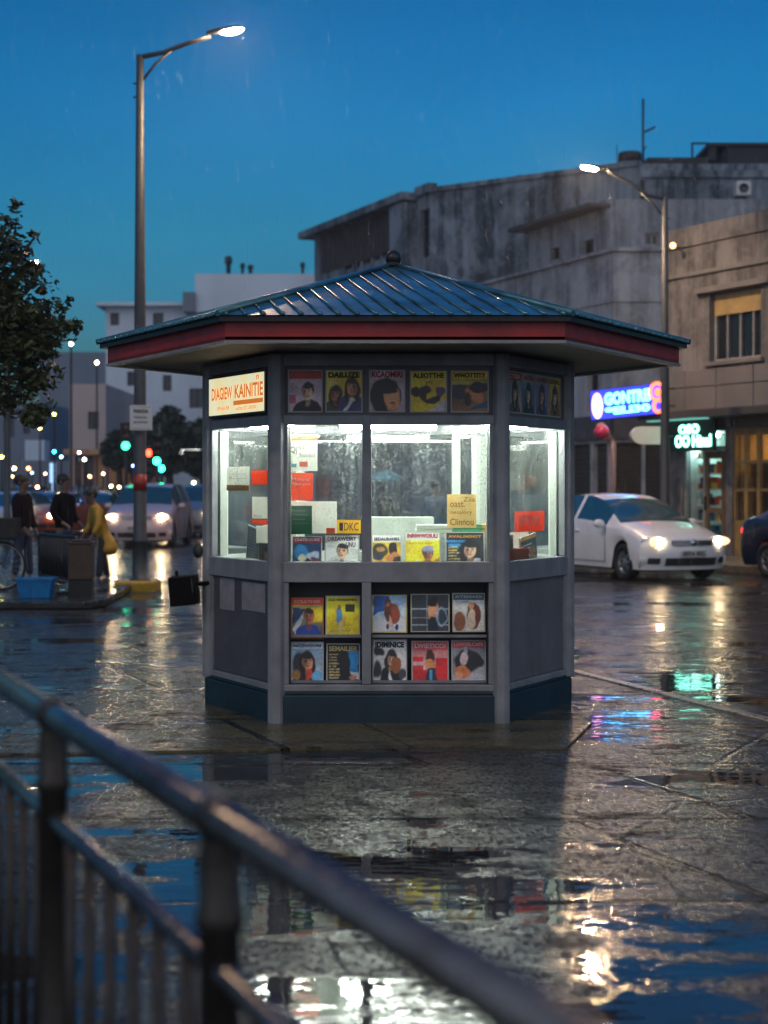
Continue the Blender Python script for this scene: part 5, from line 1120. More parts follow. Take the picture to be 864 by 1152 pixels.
M_TYRE = pm('tyre_rubber', (.014, .014, .015), .7, scale=9); M_RIM = pm('alloy_rim', (.42, .42, .43), .3, metal=.8, scale=9); M_CHROME = pm('chrome', (.55, .55, .56), .15, metal=1, scale=9, bmp=0); M_PLATE = pm('number_plate', (.55, .54, .50), .5, scale=9, bmp=0)
def wheel(root, x, y, r):
    t = empty('wheel', (x, y, r)); t.parent = root; s = 1 if y > 0 else -1
    M = Matrix.Rotation(-s * R(90), 4, 'X')
    b = MB(M); b.lathe([(r*.62, -.09), (r*.9, -.10), (r*.985, -.075), (r, 0), (r*.985, .075), (r*.9, .10), (r*.66, .095), (r*.62, .05)], 32); b.build('tyre', M_TYRE, t)
    b = MB(M); b.lathe([(r*.64, -.08), (r*.62, .02), (r*.60, .04)], 28); b.lathe([(.001, .06), (.05, .065), (.07, .05)], 16)
    for k in range(7):
        a = 2*math.pi*k/7; Mk = M @ Matrix.Rotation(a, 4, 'Z'); b.box(.04, r*.61, -.022, .022, .03, .06, 0, Mk)
    b.lathe([(r*.57, .03), (r*.655, .075), (r*.67, .07), (r*.66, .0)], 28); b.build('rim', M_RIM, t)
    b = MB(M); b.lathe([(.001, -.03), (r*.62, -.03)], 20); b.build('brake_disc', M_BLACK, t)
def nose_x(S, y, z, front=True):
    half = S['L']/2; w = S['W']
    bul = .30 * (min(abs(y), w)/w) ** 2.6
    lo = .10 * max(0, (.42 - z) / .3) ; up = .10 * max(0, (z - .58)/.3)
    return (half - bul - lo - up) if front else -(half - bul*.7 - lo - up*.4)
def car(kind, loc, rz, col, label, lights=25, tail=0, group='cars on the road', plate='8354 BKL', name='car', hl_col=(1, .70, .38), cat='car'):
    S = CAR[kind]; root = empty(name, loc, rz, label, cat, group); W = S['W']; half = S['L']/2
    xs = sorted({round(v, 3) for v in [half - i * S['L']/46 for i in range(47)]} | {S['ws'][0], S['ws'][1], S['rs'][0], S['rs'][1], S['sw'][0], S['sw'][1], S['pil'] + .045, S['pil'] - .045}, reverse=True)
    def section(x):
        zt, zb = lerp_t(S['zt'], x), lerp_t(S['zb'], x); zs = .20
        for wx in S['wx']:
            d = abs(x - wx)
            if d < S['wr'] + .055: zs = max(zs, S['wr'] + math.sqrt((S['wr'] + .055)**2 - d*d))
        zs = min(zs, zb - .08)
        cabin = S['rs'][1] < x < S['ws'][0]
        k = 1.0
        if cabin:
            a = min(1, (S['ws'][0] - x)/(S['ws'][0]-S['ws'][1])); c = min(1, (x - S['rs'][1])/(S['rs'][0]-S['rs'][1])); k = 1 - min(a, c)
        wt = S['roofw'] * (1-k) + (W - .13) * k
        zc = .92
        pts = [(W*.965, zs), (W*1.0, zs + (zb-zs)*.35), (W*1.005, zs + (zb-zs)*.72), (W*.975, zb), (W*.975 + (wt-W*.975)*.12, zb + (zt-zb)*(.16 if cabin else .4)), (wt, zt - (zt-zb)*(.07 if cabin else .25) ), (wt*.55, zt - .012), (0, zt)]
        return pts
    secs = []
    for x in xs:
        p = section(x); q = []
        for y, z in p:
            kf = max(0, (x - half*.45)/(half*.55)) ** 1.5; kr = max(0, (-x - half*.5)/(half*.5)) ** 1.5
            xx = x - (half - nose_x(S, y, z)) * kf + (half + nose_x(S, y, z, False)) * kr
            q.append((xx, y, z))
        secs.append(q)
    parts = {'body': MB(), 'windshield': MB(), 'rear_window': MB(), 'sf1': MB(), 'sr1': MB(), 'sf-1': MB(), 'sr-1': MB()}
    J = 8
    def where(xm, j):
        if j == 4 and S['sw'][1] < xm < S['sw'][0] - .0 and not abs(xm - S['pil']) < .045: return 'sf' if xm > S['pil'] else 'sr'
        if j in (5, 6) and S['ws'][1] < xm < S['ws'][0]: return 'windshield'
        if j in (5, 6) and S['rs'][1] < xm < S['rs'][0]: return 'rear_window'
        return 'body'
    for s in (1, -1):
        cache = {}
        for k in range(len(xs)-1):
            xm = (xs[k]+xs[k+1])/2
            for j in range(J-1):
                w = where(xm, j); w = w + str(s) if w in ('sf', 'sr') else w; vs = [secs[k][j], secs[k+1][j], secs[k+1][j+1], secs[k][j+1]]
                parts[w].add([(v[0], v[1]*s, v[2]) for v in vs], [(0,1,2,3)], 0, True)
    for fr_, sec in ((True, secs[0]), (False, secs[-1])):
        # bumper face from the last section down
        cols = [sec[3], sec[5], sec[6], sec[7]]
        rows = 6
        for s in (1, -1):
            grid = []
            for ci, c in enumerate(cols):
                colp = []
                for r_ in range(rows+1):
                    z = .20 + (c[2]-.20) * r_/rows; y = c[1]
                    if ci == 0: y = W * (.965 + (.035 if 0 < r_ < rows else 0))
                    x = nose_x(S, y, z, fr_)
                    if r_ == rows: x = c[0]
                    colp.append((x, y*s, z))
                grid.append(colp)
            for a in range(len(cols)-1):
                for r_ in range(rows): parts['body'].add([grid[a][r_], grid[a+1][r_], grid[a+1][r_+1], grid[a][r_+1]], [(0,1,2,3)], 0, True)
            side_pts = sec[:4]
            for r_ in range(3):
                r0, r1 = r_*2, r_*2+2
                parts['body'].add([grid[0][r0], grid[0][r0+1], grid[0][r1], (side_pts[r_+1][0], side_pts[r_+1][1]*s, side_pts[r_+1][2]), (side_pts[r_][0], side_pts[r_][1]*s, side_pts[r_][2])], [(0,1,2,3,4)], 0, True)
    pb = parts['body']
    def fin(mb, nm, m, par):
        o = mb.build(nm, m, par); bm = bmesh.new(); bm.from_mesh(o.data); bmesh.ops.remove_doubles(bm, verts=bm.verts, dist=.002); bmesh.ops.recalc_face_normals(bm, faces=bm.faces)
        bm.to_mesh(o.data); bm.free(); return o
    body = fin(pb, 'body', paintm(col), root)
    for k, nm in (('windshield', 'windshield'), ('rear_window', 'rear_window'), ('sf1', 'side_window'), ('sr1', 'side_window'), ('sf-1', 'side_window'), ('sr-1', 'side_window')): fin(parts[k], nm, M_CGLASS, root)
    b = MB(); b.box(-half+.5, half-.5, -W+.13, W-.13, .16, .5); b.box(-half+.25, half-.3, -W+.28, W-.28, .22, .6); b.build('underbody', M_BLACK, root)
    for wx in S['wx']:
        for sy in (1, -1): wheel(root, wx, sy * (W - .105), S['wr'])
    def onnose(y0, y1, z0, z1, nm, m, fr_=True, off=.012, parent=root, n=6, nz=2, shape=None):
        b = MB(); g = []
        for i in range(n+1):
            y = y0 + (y1-y0)*i/n; row = []
            for k in range(nz+1):
                z = z0 + (z1-z0)*k/nz
                if shape: z = z0 + (z1-z0)*k/nz * shape(i/n)
                row.append((nose_x(S, y, z, fr_) + (off if fr_ else -off), y, z))
            g.append(row)
        for i in range(n):
            for k in range(nz): b.add([g[i][k], g[i+1][k], g[i+1][k+1], g[i][k+1]], [(0,1,2,3)], 0, True)
        return b.build(nm, m, parent)
    zh = .66 if kind == 'sedan' else .80
    onnose(-.40, .40, zh-.055, zh+.03, 'grille', M_DFRAME)
    for zz in (zh-.035, zh+.0): onnose(-.39, .39, zz-.005, zz+.005, 'grille_bar', M_CHROME, off=.02, nz=1)
    b = MB(Matrix.Translation((nose_x(S, 0, zh)+.02, 0, zh-.01)) @ Matrix.Rotation(R(90), 4, 'Y')); b.lathe([(.001, .022), (.045, .02), (.06, .0)], 18); b.build('badge', M_CHROME, root)
    onnose(-.50, .50, .27, .40, 'air_intake', M_DFRAME, n=8)
    for s in (1, -1): onnose(s*.58, s*.76, .30, .40, 'fog_light', M_DFRAME)
    pz = .47 if kind == 'sedan' else .52
    pp = onnose(-.25, .25, pz-.055, pz+.055, 'number_plate', M_PLATE, off=.022)
    b = MB(Matrix(((0,0,1,nose_x(S,.15,pz)+.03),(1,0,0,0),(0,1,0,0),(0,0,0,1)))); v, f = text_data(plate, .02); b.add([(-.22 + a*.44 , pz-.035 + c*.07, 0) for a, _, c in v], f); b.build('plate_lettering', ink('#30302e'), pp)
    for s in (1, -1):
        y = s*(W-.24); x = nose_x(S, y, zh) - .03
        b = MB(Matrix.Translation((x, y, zh+.01)) @ Matrix.Rotation(-s*R(28), 4, 'Z')); b.ball((0, 0, 0), (.06, .20, .085), n=18, m=10); hl = b.build('headlight', pm('headlight_glass', (.30, .31, .32), .12, bmp=0, spec=.9) if lights <= 0 else emis('headlight_glow', (1, .66, .34), lights*.10, (.4, .4, .4)), root)
        b = MB(Matrix.Translation((x+.045, y-s*.02, zh+.01))); b.ball((0, 0, 0), (.04, .085, .070), n=14, m=8); b.build('bulb', emis('headlight_bulb', hl_col, lights*5) if lights > 0 else M_CHROME, hl)
        y = s*(W-.14); x = nose_x(S, y, .9, False)
        b = MB(Matrix.Translation((x+.05, y, zh+.13))); b.ball((0, 0, 0), (.10, .12, .14), n=14, m=8); b.build('taillight', emis('tail_glow', (1, .03, .04), tail) if tail else M_RED, root)
        # mirror, door lines, handles
        b = MB(Matrix.Translation((S['sw'][0]-.02, s*(W+.10), lerp_t(S['zb'], .7)+.06))); b.ball((0, 0, 0), (.07, .11, .075), n=14, m=8); b.M = None; b.tube([(S['sw'][0]-.05, s*(W-.04), lerp_t(S['zb'], .7)+.02), (S['sw'][0]-.02, s*(W+.05), lerp_t(S['zb'], .7)+.04)], .02, 6); b.build('mirror', paintm(col), root)
        b = MB(); yo = s*(W*1.005+.002)
        for xx in (S['sw'][0]+.02, S['pil'], -1.02 if kind == 'sedan' else -1.0):
            b.tube([(xx, yo*.995, .30 if xx > -.5 else .62), (xx, yo, .62), (xx, yo*.985, lerp_t(S['zb'], xx)-.02)], .006, 5)
        b.tube([(S['sw'][0]+.02, yo*.995, .30), (-.85, yo*.995, .30)], .006, 5); b.build('door_seam', M_BLACK, root)
        for xx in (S['pil']+.14, -.92):
            b = MB(); b.box(xx-.08, xx+.08, min(yo, yo+s*.025), max(yo, yo+s*.025), .80 if kind == 'sedan' else .93, .83 if kind == 'sedan' else .96); b.build('door_handle', paintm(col), root, .006)
    return root
hx, hy = .40, -.917
def head(vx, vy): return math.atan2(vy, vx)
# white sedan on the right: left front corner near px 712, wheels on row 648
cw = Vector((XO(747, 26.8), 26.7)); fwd = Vector((.40, -.917))
cc = cw - fwd * 1.35
car('sedan', (cc.x, cc.y, -.05), head(*fwd), '#e2e4e8', 'white sedan with both headlights on driving past behind the kiosk', 14)
dk = Vector((XO(845, 27.2) + .82, 27.2)); f2 = Vector((.45, -.893)); c2 = Vector((XO(830, 27.9), 27.9)) + f2 * 2.15 + Vector((.893, .45)) * .80
car('sedan', (c2.x, c2.y, -.05), head(*f2), '#0c1a30', 'dark blue car cut by the right picture edge, red taillight facing left', 0, tail=5, group='cars on the road')
# left traffic
car('mpv', (XO(160, 41.5), 43.0, -.05), head(-.03, -1), '#c0a8aa', 'silver pink people carrier with dazzling headlights behind the tall lamp post', 38)
car('mpv', (XO(222, 49), 51.0, -.05), head(-.18, -1), '#6f7076', 'grey van partly hidden by the kiosk left edge, headlights on', 30)
car('sedan', (XO(62, 52), 53.0, -.05), head(-.25, -1), '#b04a30', 'red orange taxi behind the standing man with bright headlights', 22, cat='taxi', name='taxi')
car('sedan', (XO(99, 56), 58.0, -.05), head(-.12, -1), '#9aa0aa', 'pale car between the dark jacket man and the yellow raincoat', 20, hl_col=(.9, 1, .8))
car('sedan', (XO(2, 50), 51.0, -.05), head(-.35, -1), '#c8c8cc', 'white car at the left picture edge beyond the bicycle', 14)
car('sedan', (XO(140, 74), 76.0, -.05), head(-.1, -1), '#56606e', 'small distant car behind the silver people carrier, headlights on', 14)
car('mpv', (XO(88, 70), 72.0, -.05), head(.1, 1), '#39424e', 'distant dark van driving away with red taillights', 0, tail=12)
car('sedan', (XO(36, 62), 63.0, -.05), head(-.3, -1), '#7a5048', 'far car with warm headlights between the taxi and the left edge', 22, cat='car')
car('sedan', (XO(118, 66), 67.0, -.05), head(-.05, -1), '#808890', 'far grey car with warm headlights under the arcade lights', 22)
car('mpv', (XO(17, 74), 75.0, -.05), head(-.3, -1), '#707478', 'far van with warm headlights at the left end of the queue', 22)
# ------------------------------------------------------------------ people
def skinned(name, pts, edges, root_i, m, parent=None, sub=2):
    me = bpy.data.meshes.new(name); me.from_pydata([p[0] for p in pts], edges, []); me.materials.append(m)
    o = bpy.data.objects.new(name, me); COL.objects.link(o); o.parent = parent
    sk = o.modifiers.new('skin', 'SKIN'); sk.use_smooth_shade = True
    if not me.skin_vertices: 
        bm = bmesh.new(); bm.from_mesh(me); bm.verts.layers.skin.verify(); bm.to_mesh(me); bm.free()
    for i, p in enumerate(pts):
        r = p[1]; me.skin_vertices[0].data[i].radius = r if isinstance(r, tuple) else (r, r); me.skin_vertices[0].data[i].use_root = (i == root_i)
    s = o.modifiers.new('sub', 'SUBSURF'); s.levels = sub; s.render_levels = sub
    return o
M_SKIN = pm('skin', (.16, .085, .06), .5, var=.1, bmp=0); M_HAIR = pm('hair', (.012, .009, .008), .6, var=.1)
def person(loc, rz, H, label, jacket, trousers, lean=0, armL=None, armR=None, stride=.08, hood=False, group=None, coat=False, turn=0, extra=None):
    """faces local -y; lean bends the upper body forward; arms given as elbow,wrist offsets from the shoulder"""
    t = empty('person', loc, rz, label, 'person', group); k = H / 1.72
    hip = Vector((0, 0, .90))
    Rl = Matrix.Rotation(lean, 4, 'X')
    def up(v): return hip + (Rl @ (Vector(v) - hip))
    armL = armL or ((.09, -.02, -.29), (.10, -.10, -.53)); armR = armR or ((-.09, -.02, -.29), (-.10, -.10, -.53))
    P = {}
    names = []
    def add(n, v, r): P[n] = len(names); names.append(((Vector(v) * k), (r[0]*k, r[1]*k) if isinstance(r, tuple) else r * k))
    add('pel', hip, (.14, .11)); add('waist', up((0, 0, 1.06)), (.125, .095)); add('chest', up((0, 0, 1.28)), (.155, .11)); add('neckb', up((0, 0, 1.42)), (.08, .075)); add('neck', up((0, -.01, 1.49)), .052)
    add('headlow', up((0, -.02, 1.56)), (.065, .078)); add('head', up((0, -.015, 1.645)), (.078, .092)); add('headtop', up((0, -.005, 1.70)), (.055, .065))
    ed = [('pel','waist'),('waist','chest'),('chest','neckb'),('neckb','neck'),('neck','headlow'),('headlow','head'),('head','headtop')]
    arms = {}
    for s, sg_, off in (('l', 1, armL), ('r', -1, armR)):
        sh = up((sg_*.185, 0, 1.375)); el = sh + Vector(off[0]); wr = sh + Vector(off[1]); arms[s] = (sh, el, wr)
        d = (wr - el).normalized()
        add('sh'+s, sh, .055); add('el'+s, el, .042); add('wr'+s, wr, .028); add('ha'+s, wr + d*.07, (.035, .022)); add('fi'+s, wr + d*.15, (.026, .014))
        ed += [('chest','sh'+s),('sh'+s,'el'+s),('el'+s,'wr'+s),('wr'+s,'ha'+s),('ha'+s,'fi'+s)]
    legs = {}
    for s, sg_ in (('l', 1), ('r', -1)):
        dy = -stride if s == 'l' else stride
        h_ = Vector((sg_*.095, 0, .84)); kn = Vector((sg_*.10, dy*.45 - .02, .47)); an = Vector((sg_*.11, dy, .085)); toe = Vector((sg_*.13, dy - .17, .035)); legs[s] = (h_, kn, an, toe)
        add('hp'+s, h_, .085); add('kn'+s, kn, .055); add('an'+s, an, .038); add('to'+s, toe, (.038, .028)); ed += [('pel','hp'+s),('hp'+s,'kn'+s),('kn'+s,'an'+s),('an'+s,'to'+s)]
    skinned('body', names, [(P[a], P[b_]) for a, b_ in ed], 0, M_SKIN, t)
    jm = jacket; L_ = [(up((0, 0, .88))*k, (.18*k, .135*k)), (up((0, 0, 1.06))*k, (.17*k, .13*k)), (up((0, 0, 1.28))*k, (.20*k, .145*k)), (up((0, 0, 1.43))*k, (.105*k, .095*k)), (up((0, 0, 1.475))*k, .075*k)]
    E_ = [(0, 1), (1, 2), (2, 3), (3, 4)]
    if coat: L_ += [((up((0, .02, .70)))*k, (.24*k, .19*k)), ((hip + Vector((0, .06, -.40)))*k, (.29*k, .24*k))]; E_ += [(0, 5), (5, 6)]
    for s in ('l', 'r'):
        sh, el, wr = arms[s]; i = len(L_); d = (wr-el).normalized(); L_ += [(sh*k, .083*k), (el*k, .066*k), ((wr - d*.01)*k, .05*k)]; E_ += [(2, i), (i, i+1), (i+1, i+2)]
    skinned('jacket', L_, E_, 1, jm, t)
    T_ = [(Vector((0, 0, .93))*k, (.165*k, .13*k)), (Vector((0, 0, .87))*k, (.165*k, .13*k))]; E_ = [(0, 1)]
    for s in ('l', 'r'):
        h_, kn, an, toe = legs[s]; i = len(T_); T_ += [(h_*k*1.0, .105*k), (kn*k, .074*k), ((an + Vector((0, 0, .03)))*k, .062*k)]; E_ += [(1, i), (i, i+1), (i+1, i+2)]
    skinned('trousers', T_, E_, 0, trousers, t)
    for s in ('l', 'r'):
        h_, kn, an, toe = legs[s]; skinned('shoe', [((an + Vector((0, .04, -.035)))*k, (.05*k, .045*k)), ((an + Vector((0, -.06, -.045)))*k, (.05*k, .038*k)), (toe*k, (.045*k, .03*k)), ((toe + Vector((0, -.05, -.005)))*k, (.035*k, .024*k))], [(0,1),(1,2),(2,3)], 1, M_BLACK, t)
    hc = up((0, .012, 1.665)) * k
    b = MB(); b.ball(tuple(hc + Vector((0, .012, .012))*k), (.098*k, .115*k, .098*k), n=18, m=12); hr = b.build('hood' if hood else 'hair', jm if hood else M_HAIR, t)
    fc = MB(); f0 = up((0, -.115, 1.625)) * k
    fc.ball(tuple(f0), (.015*k, .022*k, .025*k), n=8, m=6); 
    for e in (1, -1): fc.ball(tuple(up((e*.088, .0, 1.63))*k), (.014*k, .022*k, .03*k), n=8, m=6)
    fc.build('face', M_SKIN, t)
    ey = MB(); [ey.ball(tuple(up((e*.032, -.098, 1.655))*k), (.011*k, .008*k, .007*k), n=8, m=6) for e in (1, -1)]; ey.build('eyes', M_BLACK, t)
    return t
M_J1 = pm('dark_brown_jacket', (.012, .007, .007), .95, var=.2, spec=.1); M_J2 = pm('black_jacket', (.004, .004, .005), .95, var=.2, spec=.1); M_J3 = pm('yellow_raincoat', (.42, .24, .01), .35, var=.25, scale=7, bmp=.3); M_J4 = pm('blue_jacket', (.04, .13, .30), .6, var=.2)
M_T1 = pm('blue_jeans', (.02, .04, .08), .9, var=.25); M_T2 = pm('dark_trousers', (.02, .022, .03), .8, var=.2)
person((XO(25, 23.3), 23.3, .10), R(72), 1.57, 'person in dark brown jacket standing by the bicycle, facing right', M_J1, M_T1, armL=((.04, -.02, -.29), (.02, -.12, -.51)), armR=((-.04, -.03, -.29), (.0, -.16, -.49)), group='people on the raised pavement')
person((XO(72, 23.0), 23.0, .10), R(66), 1.58, 'person in black jacket behind the barrier, hands at the waist', M_J2, M_T1, armL=((.09, .03, -.27), (.03, -.14, -.40)), armR=((-.09, .03, -.27), (-.03, -.14, -.40)), group='people on the raised pavement')
person((XO(116, 24.6), 24.6, .0), R(-62), 1.50, 'person in long yellow raincoat leaning forward beside the brown bin', M_J3, M_T2, lean=R(18), armL=((.06, -.02, -.28), (.04, -.12, -.47)), armR=((-.06, -.02, -.28), (-.03, -.14, -.46)), coat=True, stride=.12, group='people crossing')
person((XO(490, 31), 31, -.05), R(160), 1.66, 'person in blue jacket seen through the misted kiosk windows', M_J4, M_T2, group='people crossing', stride=.15)
person((XO(432, 40), 40, -.05), R(20), 1.60, 'person in dark clothes under the light blue umbrella', M_J2, M_T2, armR=((-.08, -.14, -.16), (.02, -.24, .06)), group='people crossing', stride=.12)
ux, uy = XO(432, 40) + .04, 39.8
t = empty('umbrella', (ux, uy, -.05), 0, 'light blue umbrella seen through the misted kiosk windows', 'umbrella')
b = MB(); b.lathe([(.001, 2.02), (.18, 1.99), (.36, 1.90), (.50, 1.76), (.495, 1.755), (.35, 1.885), (.001, 2.0)], 8); b.build('canopy', pm('light_blue_cloth', (.10, .42, .55), .6), t)
b = MB(); b.tube([(0, 0, 1.30), (0, 0, 2.06)], .008, 6); b.build('shaft', M_DARKMETAL, t)
# ------------------------------------------------------------------ things by the people
def barrier(p, q, z, h, label, n=16, skirt=.18):
    p, q = Vector(p), Vector(q); d = q - p; L = d.length; t = empty('barrier', (p.x, p.y, z), math.atan2(d.y, d.x), label, 'barrier')
    b = MB(); b.tube([(0, 0, skirt), (0, 0, h-.03), (.03, 0, h), (L-.03, 0, h), (L, 0, h-.03), (L, 0, skirt)], .022, 8); b.tube([(0, 0, skirt), (L, 0, skirt)], .02, 8); b.build('frame', M_DARKMETAL, t)
    for i in range(n): x = L*(i+.5)/n; b = MB(); b.tube([(x, 0, skirt), (x, 0, h)], .019, 6); b.build('bar', M_DARKMETAL, t)
    for x in (.06, L-.06): b = MB(); b.box(x-.025, x+.025, -.02, .02, 0, skirt+.05); b.box(x-.03, x+.03, -.25, .25, 0, .03); b.build('foot', M_DARKMETAL, t)
barrier((XO(26, 21.2), 22.2), (XO(84, 20.6), 20.7), .10, .76, 'dark metal crowd barrier with vertical bars in front of the two men', 15)
t = empty('litter_bin', (XO(90, 20.2), 20.3, .10), R(4), 'brown square litter bin at the end of the barrier', 'litter bin')
b = MB(); b.box(-.155, .155, -.155, .155, .22, .68); b.build('bin_body', M_BROWN, t, .015)
b = MB(); b.box(-.165, .165, -.165, .165, .68, .71); b.box(-.12, .12, -.12, .12, .71, .74); b.build('bin_lid', pm('bin_lid_paint', (.05, .025, .015), .5), t, .01)
b = MB(); b.box(-.15, .15, -.15, .15, 0, .215); b.build('bin_base', M_BLACK, t)
def bucket(loc, label):
    t = empty('plastic_tub', loc, 0, label, 'tub'); b = MB()
    pts0 = [(-.19, -.13), (.19, -.13), (.19, .13), (-.19, .13)]; pts1 = [(-.23, -.16), (.23, -.16), (.23, .16), (-.23, .16)]
    vs = [(*p, 0) for p in pts0] + [(*p, .25) for p in pts1] + [(p[0]*.94, p[1]*.92, .25) for p in pts1] + [(p[0]*.94, p[1]*.92, .02) for p in pts0]
    fs = [(0,3,2,1)] + [(i, (i+1)%4, 4+(i+1)%4, 4+i) for i in range(4)] + [(4+i, 4+(i+1)%4, 8+(i+1)%4, 8+i) for i in range(4)] + [(8+i, 8+(i+1)%4, 12+(i+1)%4, 12+i) for i in range(4)] + [(12,13,14,15)]
    b.add(vs, fs); b.build('tub_body', M_BLUEP, t, .01); b = MB()
    for s in (-1, 1): b.box(-.245, .245, s*.165-.008, s*.165+.008, .235, .26); b.box(s*.237-.008, s*.237+.008, -.155, .155, .2352, .2602)
    b.build('rim', M_BLUEP, t)
bucket((XO(41, 20.0), 20.0, .10), 'bright blue plastic tub on the ground under the barrier')
def bicycle(loc, rz, label):
    t = empty('bicycle', loc, rz, label, 'bicycle')
    def wh(x):
        w = empty('wheel', (x, 0, .34)); w.parent = t; M = Matrix.Rotation(R(90), 4, 'X')
        b = MB(M); ring = [(.325*math.cos(a), .325*math.sin(a), 0) for a in [2*math.pi*i/32 for i in range(33)]]; b.tube(ring, .018, 8, cap=False); b.build('tyre', M_TYRE, w)
        b = MB(M); ring = [(.30*math.cos(a), .30*math.sin(a), 0) for a in [2*math.pi*i/32 for i in range(33)]]; b.tube(ring, .008, 6, cap=False)
        for i in range(18): a = 2*math.pi*i/18; b.tube([(.02*math.cos(a+1), .02*math.sin(a+1), .02*(-1)**i), (.30*math.cos(a), .30*math.sin(a), 0)], .0022, 4)
        b.tube([(0, 0, -.05), (0, 0, .05)], .018, 8); b.build('rim', M_RIM, w)
    wh(0); wh(1.03)
    b = MB(); B, S_, H_, A, F_ = (.43, 0, .28), (.30, 0, .72), (.83, 0, .78), (0, 0, .34), (1.03, 0, .34)
    for p, q in ((B, S_), (B, (.86, 0, .70)), ((.31, 0, .68), H_), (A, B), (A, (.31, 0, .68)), (H_, (.86, 0, .68)), ((.86, 0, .68), F_)): b.tube([p, q], .016, 8)
    b.build('frame', pm('bike_paint', (.02, .03, .05), .3), t)
    b = MB(); b.tube([(.30, 0, .72), (.285, 0, .86)], .012, 6); b.ball((.27, 0, .89), (.13, .07, .035)); b.build('saddle', M_BLACK, t)
    b = MB(); b.tube([(.83, 0, .76), (.81, 0, .98)], .013, 6); b.tube([(.72, -.26, 1.02), (.82, -.22, 1.0), (.81, 0, .98), (.82, .22, 1.0), (.72, .26, 1.02)], .012, 8); b.build('handlebar', M_DARKMETAL, t)
    b = MB(); b.tube([(.43, -.08, .28), (.43, .08, .28)], .02); b.tube([(.43, .08, .28), (.53, .08, .16)], .01); b.tube([(.43, -.08, .28), (.33, -.08, .40)], .01); b.box(.49, .58, .08, .17, .15, .17); b.box(.28, .37, -.17, -.08, .39, .41); b.build('crank', M_DARKMETAL, t)
    b = MB(); b.box(-.2, .22, -.07, .07, .70, .72); b.tube([(0, .06, .36), (-.1, .06, .70)], .006, 5); b.tube([(0, -.06, .36), (-.1, -.06, .70)], .006, 5); b.box(-.22, .18, -.17, .17, .722, 1.0); b.build('rear_carrier_box', M_BLACK, t, .02)
bicycle((XO(2, 21.4), 21.4, .10), R(176), 'dark bicycle with black carrier box cut by the left picture edge')
# ------------------------------------------------------------------ trees
def leafball(rnd, c, r, n, size, vs, fs):
    for _ in range(n):
        d = Vector((rnd.gauss(0, 1), rnd.gauss(0, 1), rnd.gauss(0, 1))).normalized() * (rnd.random() ** .45); p = Vector(c) + Vector((d.x*r[0], d.y*r[1], d.z*r[2]))
        a = Vector((rnd.gauss(0, 1), rnd.gauss(0, 1), rnd.gauss(0, .6))).normalized(); b_ = a.cross(Vector((rnd.gauss(0, 1), rnd.gauss(0, 1), rnd.gauss(0, 1)))).normalized(); s = size * rnd.uniform(.6, 1.3)
        i = len(vs); vs += [tuple(p - a*s), tuple(p + b_*s*.42), tuple(p + a*s), tuple(p - b_*s*.42)]; fs.append((i, i+1, i+2, i+3))
def tree(loc, label, blobs, trunk_h, tr, n_leaf, size, seed, m=None, group=None, branches=()):
    rnd = random.Random(seed); t = empty('tree', loc, 0, label, 'tree', group)
    b = MB(); b.tube([(0, 0, -.1), (.03, 0, trunk_h*.5), (-.02, .05, trunk_h)], [tr*1.25, tr, tr*.7], 10)
    for c, r in blobs: 
        c = Vector(c); b.tube([(-.02, .03, trunk_h*.85), (c*.5 + Vector((0, 0, trunk_h*.45)))[:], tuple(c)], [tr*.45, tr*.25, tr*.08], 6)
    tk = b.build('trunk', M_BARK, t)
    vs, fs = [], []; tot = sum(r[0]*r[1]*r[2] for _, r in blobs)
    for c, r in blobs:
        k = r[0]*r[1]*r[2]/tot; nc = max(3, int(26 * (k ** .5)))
        leafball(rnd, c, tuple(x*.9 for x in r), int(n_leaf*k*.35), size, vs, fs)
        for _ in range(nc):
            d = Vector((rnd.gauss(0, 1), rnd.gauss(0, 1), rnd.gauss(0, 1))).normalized()
            p = Vector(c) + Vector((d.x*r[0], d.y*r[1], d.z*r[2])) * rnd.uniform(.6, 1.05); q = rnd.uniform(.22, .42) * min(r)
            leafball(rnd, p, (q*1.2, q*1.2, q*.8), int(n_leaf*k*.65/nc), size, vs, fs)
    b = MB(); b.v = vs; b.f = fs; b.mi = [0]*len(fs); b.sm = [False]*len(fs)
    me = bpy.data.meshes.new('crown'); me.from_pydata(vs, [], fs); me.materials.append(m or M_LEAF); o = bpy.data.objects.new('crown', me); COL.objects.link(o); o.parent = t
    return t
Y = 15.0
def bl(px, py, rpx, rpz, ry=None, dy=0): return ((XO(px, Y) - TX, dy, ZO(py, Y)), (rpx/FPX*Y, (ry or rpx)/FPX*Y, rpz/FPX*Y))
TX = XO(-90, Y)
tree((TX, Y, 0), 'big leafy dark tree filling the upper left picture edge', [bl(-40, 400, 105, 85, 90), bl(20, 370, 52, 48), bl(8, 300, 34, 55), bl(16, 250, 16, 26), bl(62, 372, 32, 22), bl(30, 445, 40, 34), bl(50, 415, 30, 24), bl(-90, 330, 120, 100, 100), bl(40, 318, 30, 16), bl(58, 340, 24, 10), bl(38, 268, 12, 12)], 2.6, .14, 34000, .045, 3)
def far_tree(px, Y, top, bot, w, label, seed, n=5000, m=None):
    x = XO(px, Y); zc0, zc1 = ZO(bot, Y), ZO(top, Y); r = w/FPX*Y; h = (zc1 - zc0)/2; c = (zc0+zc1)/2
    tree((x, Y, -.05), label, [((0, 0, c), (r*.8, r*.8, h*.85)), ((-r*.45, 0, c - h*.2), (r*.6, r*.6, h*.6)), ((r*.5, 0, c + h*.1), (r*.55, r*.6, h*.6)), ((0, 0, c + h*.5), (r*.5, r*.5, h*.5))], max(.8, c), .16, n, .16, seed, m or M_LEAF2, 'trees across the square')
far_tree(190, 62, 458, 540, 42, 'broad dark tree behind the traffic lights', 11, 9000)
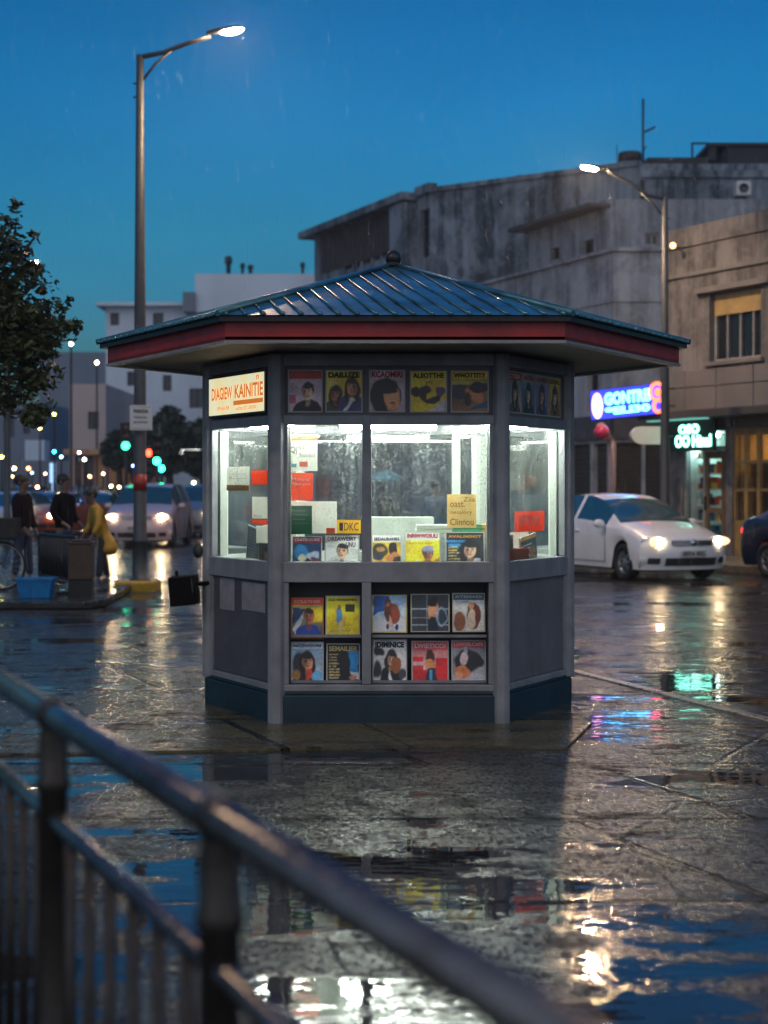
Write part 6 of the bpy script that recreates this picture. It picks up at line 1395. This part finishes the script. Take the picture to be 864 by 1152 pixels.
far_tree(228, 66, 468, 545, 26, 'dark tree touching the left edge of the kiosk', 12, 6000)
far_tree(134, 70, 480, 530, 20, 'small dark tree left of the tall lamp post', 13, 4000)
far_tree(160, 72, 505, 548, 16, 'low bushy tree under the small sign on the lamp post', 14, 3000)
# ------------------------------------------------------------------ damp air
HAZE = 0.0009
b = MB(); b.box(-260, 260, -40, 420, -1.2, 16.5)
hz = bpy.data.materials.new('haze'); hz.use_nodes = True; hn = hz.node_tree; hn.nodes.clear()
ho = hn.nodes.new('ShaderNodeOutputMaterial'); pv = hn.nodes.new('ShaderNodeVolumePrincipled'); pv.inputs['Color'].default_value = (.86, .92, 1, 1); pv.inputs['Density'].default_value = HAZE; pv.inputs['Anisotropy'].default_value = .55
hn.links.new(pv.outputs[0], ho.inputs['Volume']); b.build('haze', hz, None, 0, 'thin damp haze in the rainy evening air', 'haze', None, 'stuff')
# ------------------------------------------------------------------ rain
rnd = random.Random(5); vs = []; fs = []
for _ in range(2600):
    y = rnd.uniform(9.5, 34); x = rnd.uniform(-.30, .30) * y; z = rnd.uniform(0, 9.5) ; l = rnd.uniform(.05, .16); w = .0011 * (y/10) ** .5
    i = len(vs); dx = -.07*l
    vs += [(x-w, y, z), (x+w*.5, y+w, z), (x+w*.5, y-w, z), (x-w+dx, y, z+l), (x+w*.5+dx, y+w, z+l), (x+w*.5+dx, y-w, z+l)]; fs += [(i,i+1,i+4,i+3),(i+1,i+2,i+5,i+4),(i+2,i,i+3,i+5)]
me = bpy.data.meshes.new('rain'); me.from_pydata(vs, [], fs)
def rain_mat():
    m, nt, bs, out = newmat('rain_drop'); nt.nodes.remove(bs); tr = nt.nodes.new('ShaderNodeBsdfTransparent'); tl = nt.nodes.new('ShaderNodeBsdfTranslucent'); tl.inputs[0].default_value = (.9, .95, 1, 1); gl = nt.nodes.new('ShaderNodeBsdfGlossy'); gl.inputs['Roughness'].default_value = .25
    a = nt.nodes.new('ShaderNodeMixShader'); a.inputs[0].default_value = .08; nt.links.new(tl.outputs[0], a.inputs[1]); nt.links.new(gl.outputs[0], a.inputs[2])
    b_ = nt.nodes.new('ShaderNodeMixShader'); b_.inputs[0].default_value = .22; nt.links.new(tr.outputs[0], b_.inputs[1]); nt.links.new(a.outputs[0], b_.inputs[2]); nt.links.new(b_.outputs[0], out.inputs[0]); return m
me.materials.append(rain_mat()); o = bpy.data.objects.new('rain', me); COL.objects.link(o); tag(o, 'thin streaks of falling rain over the wet square', 'rain', kind='stuff')
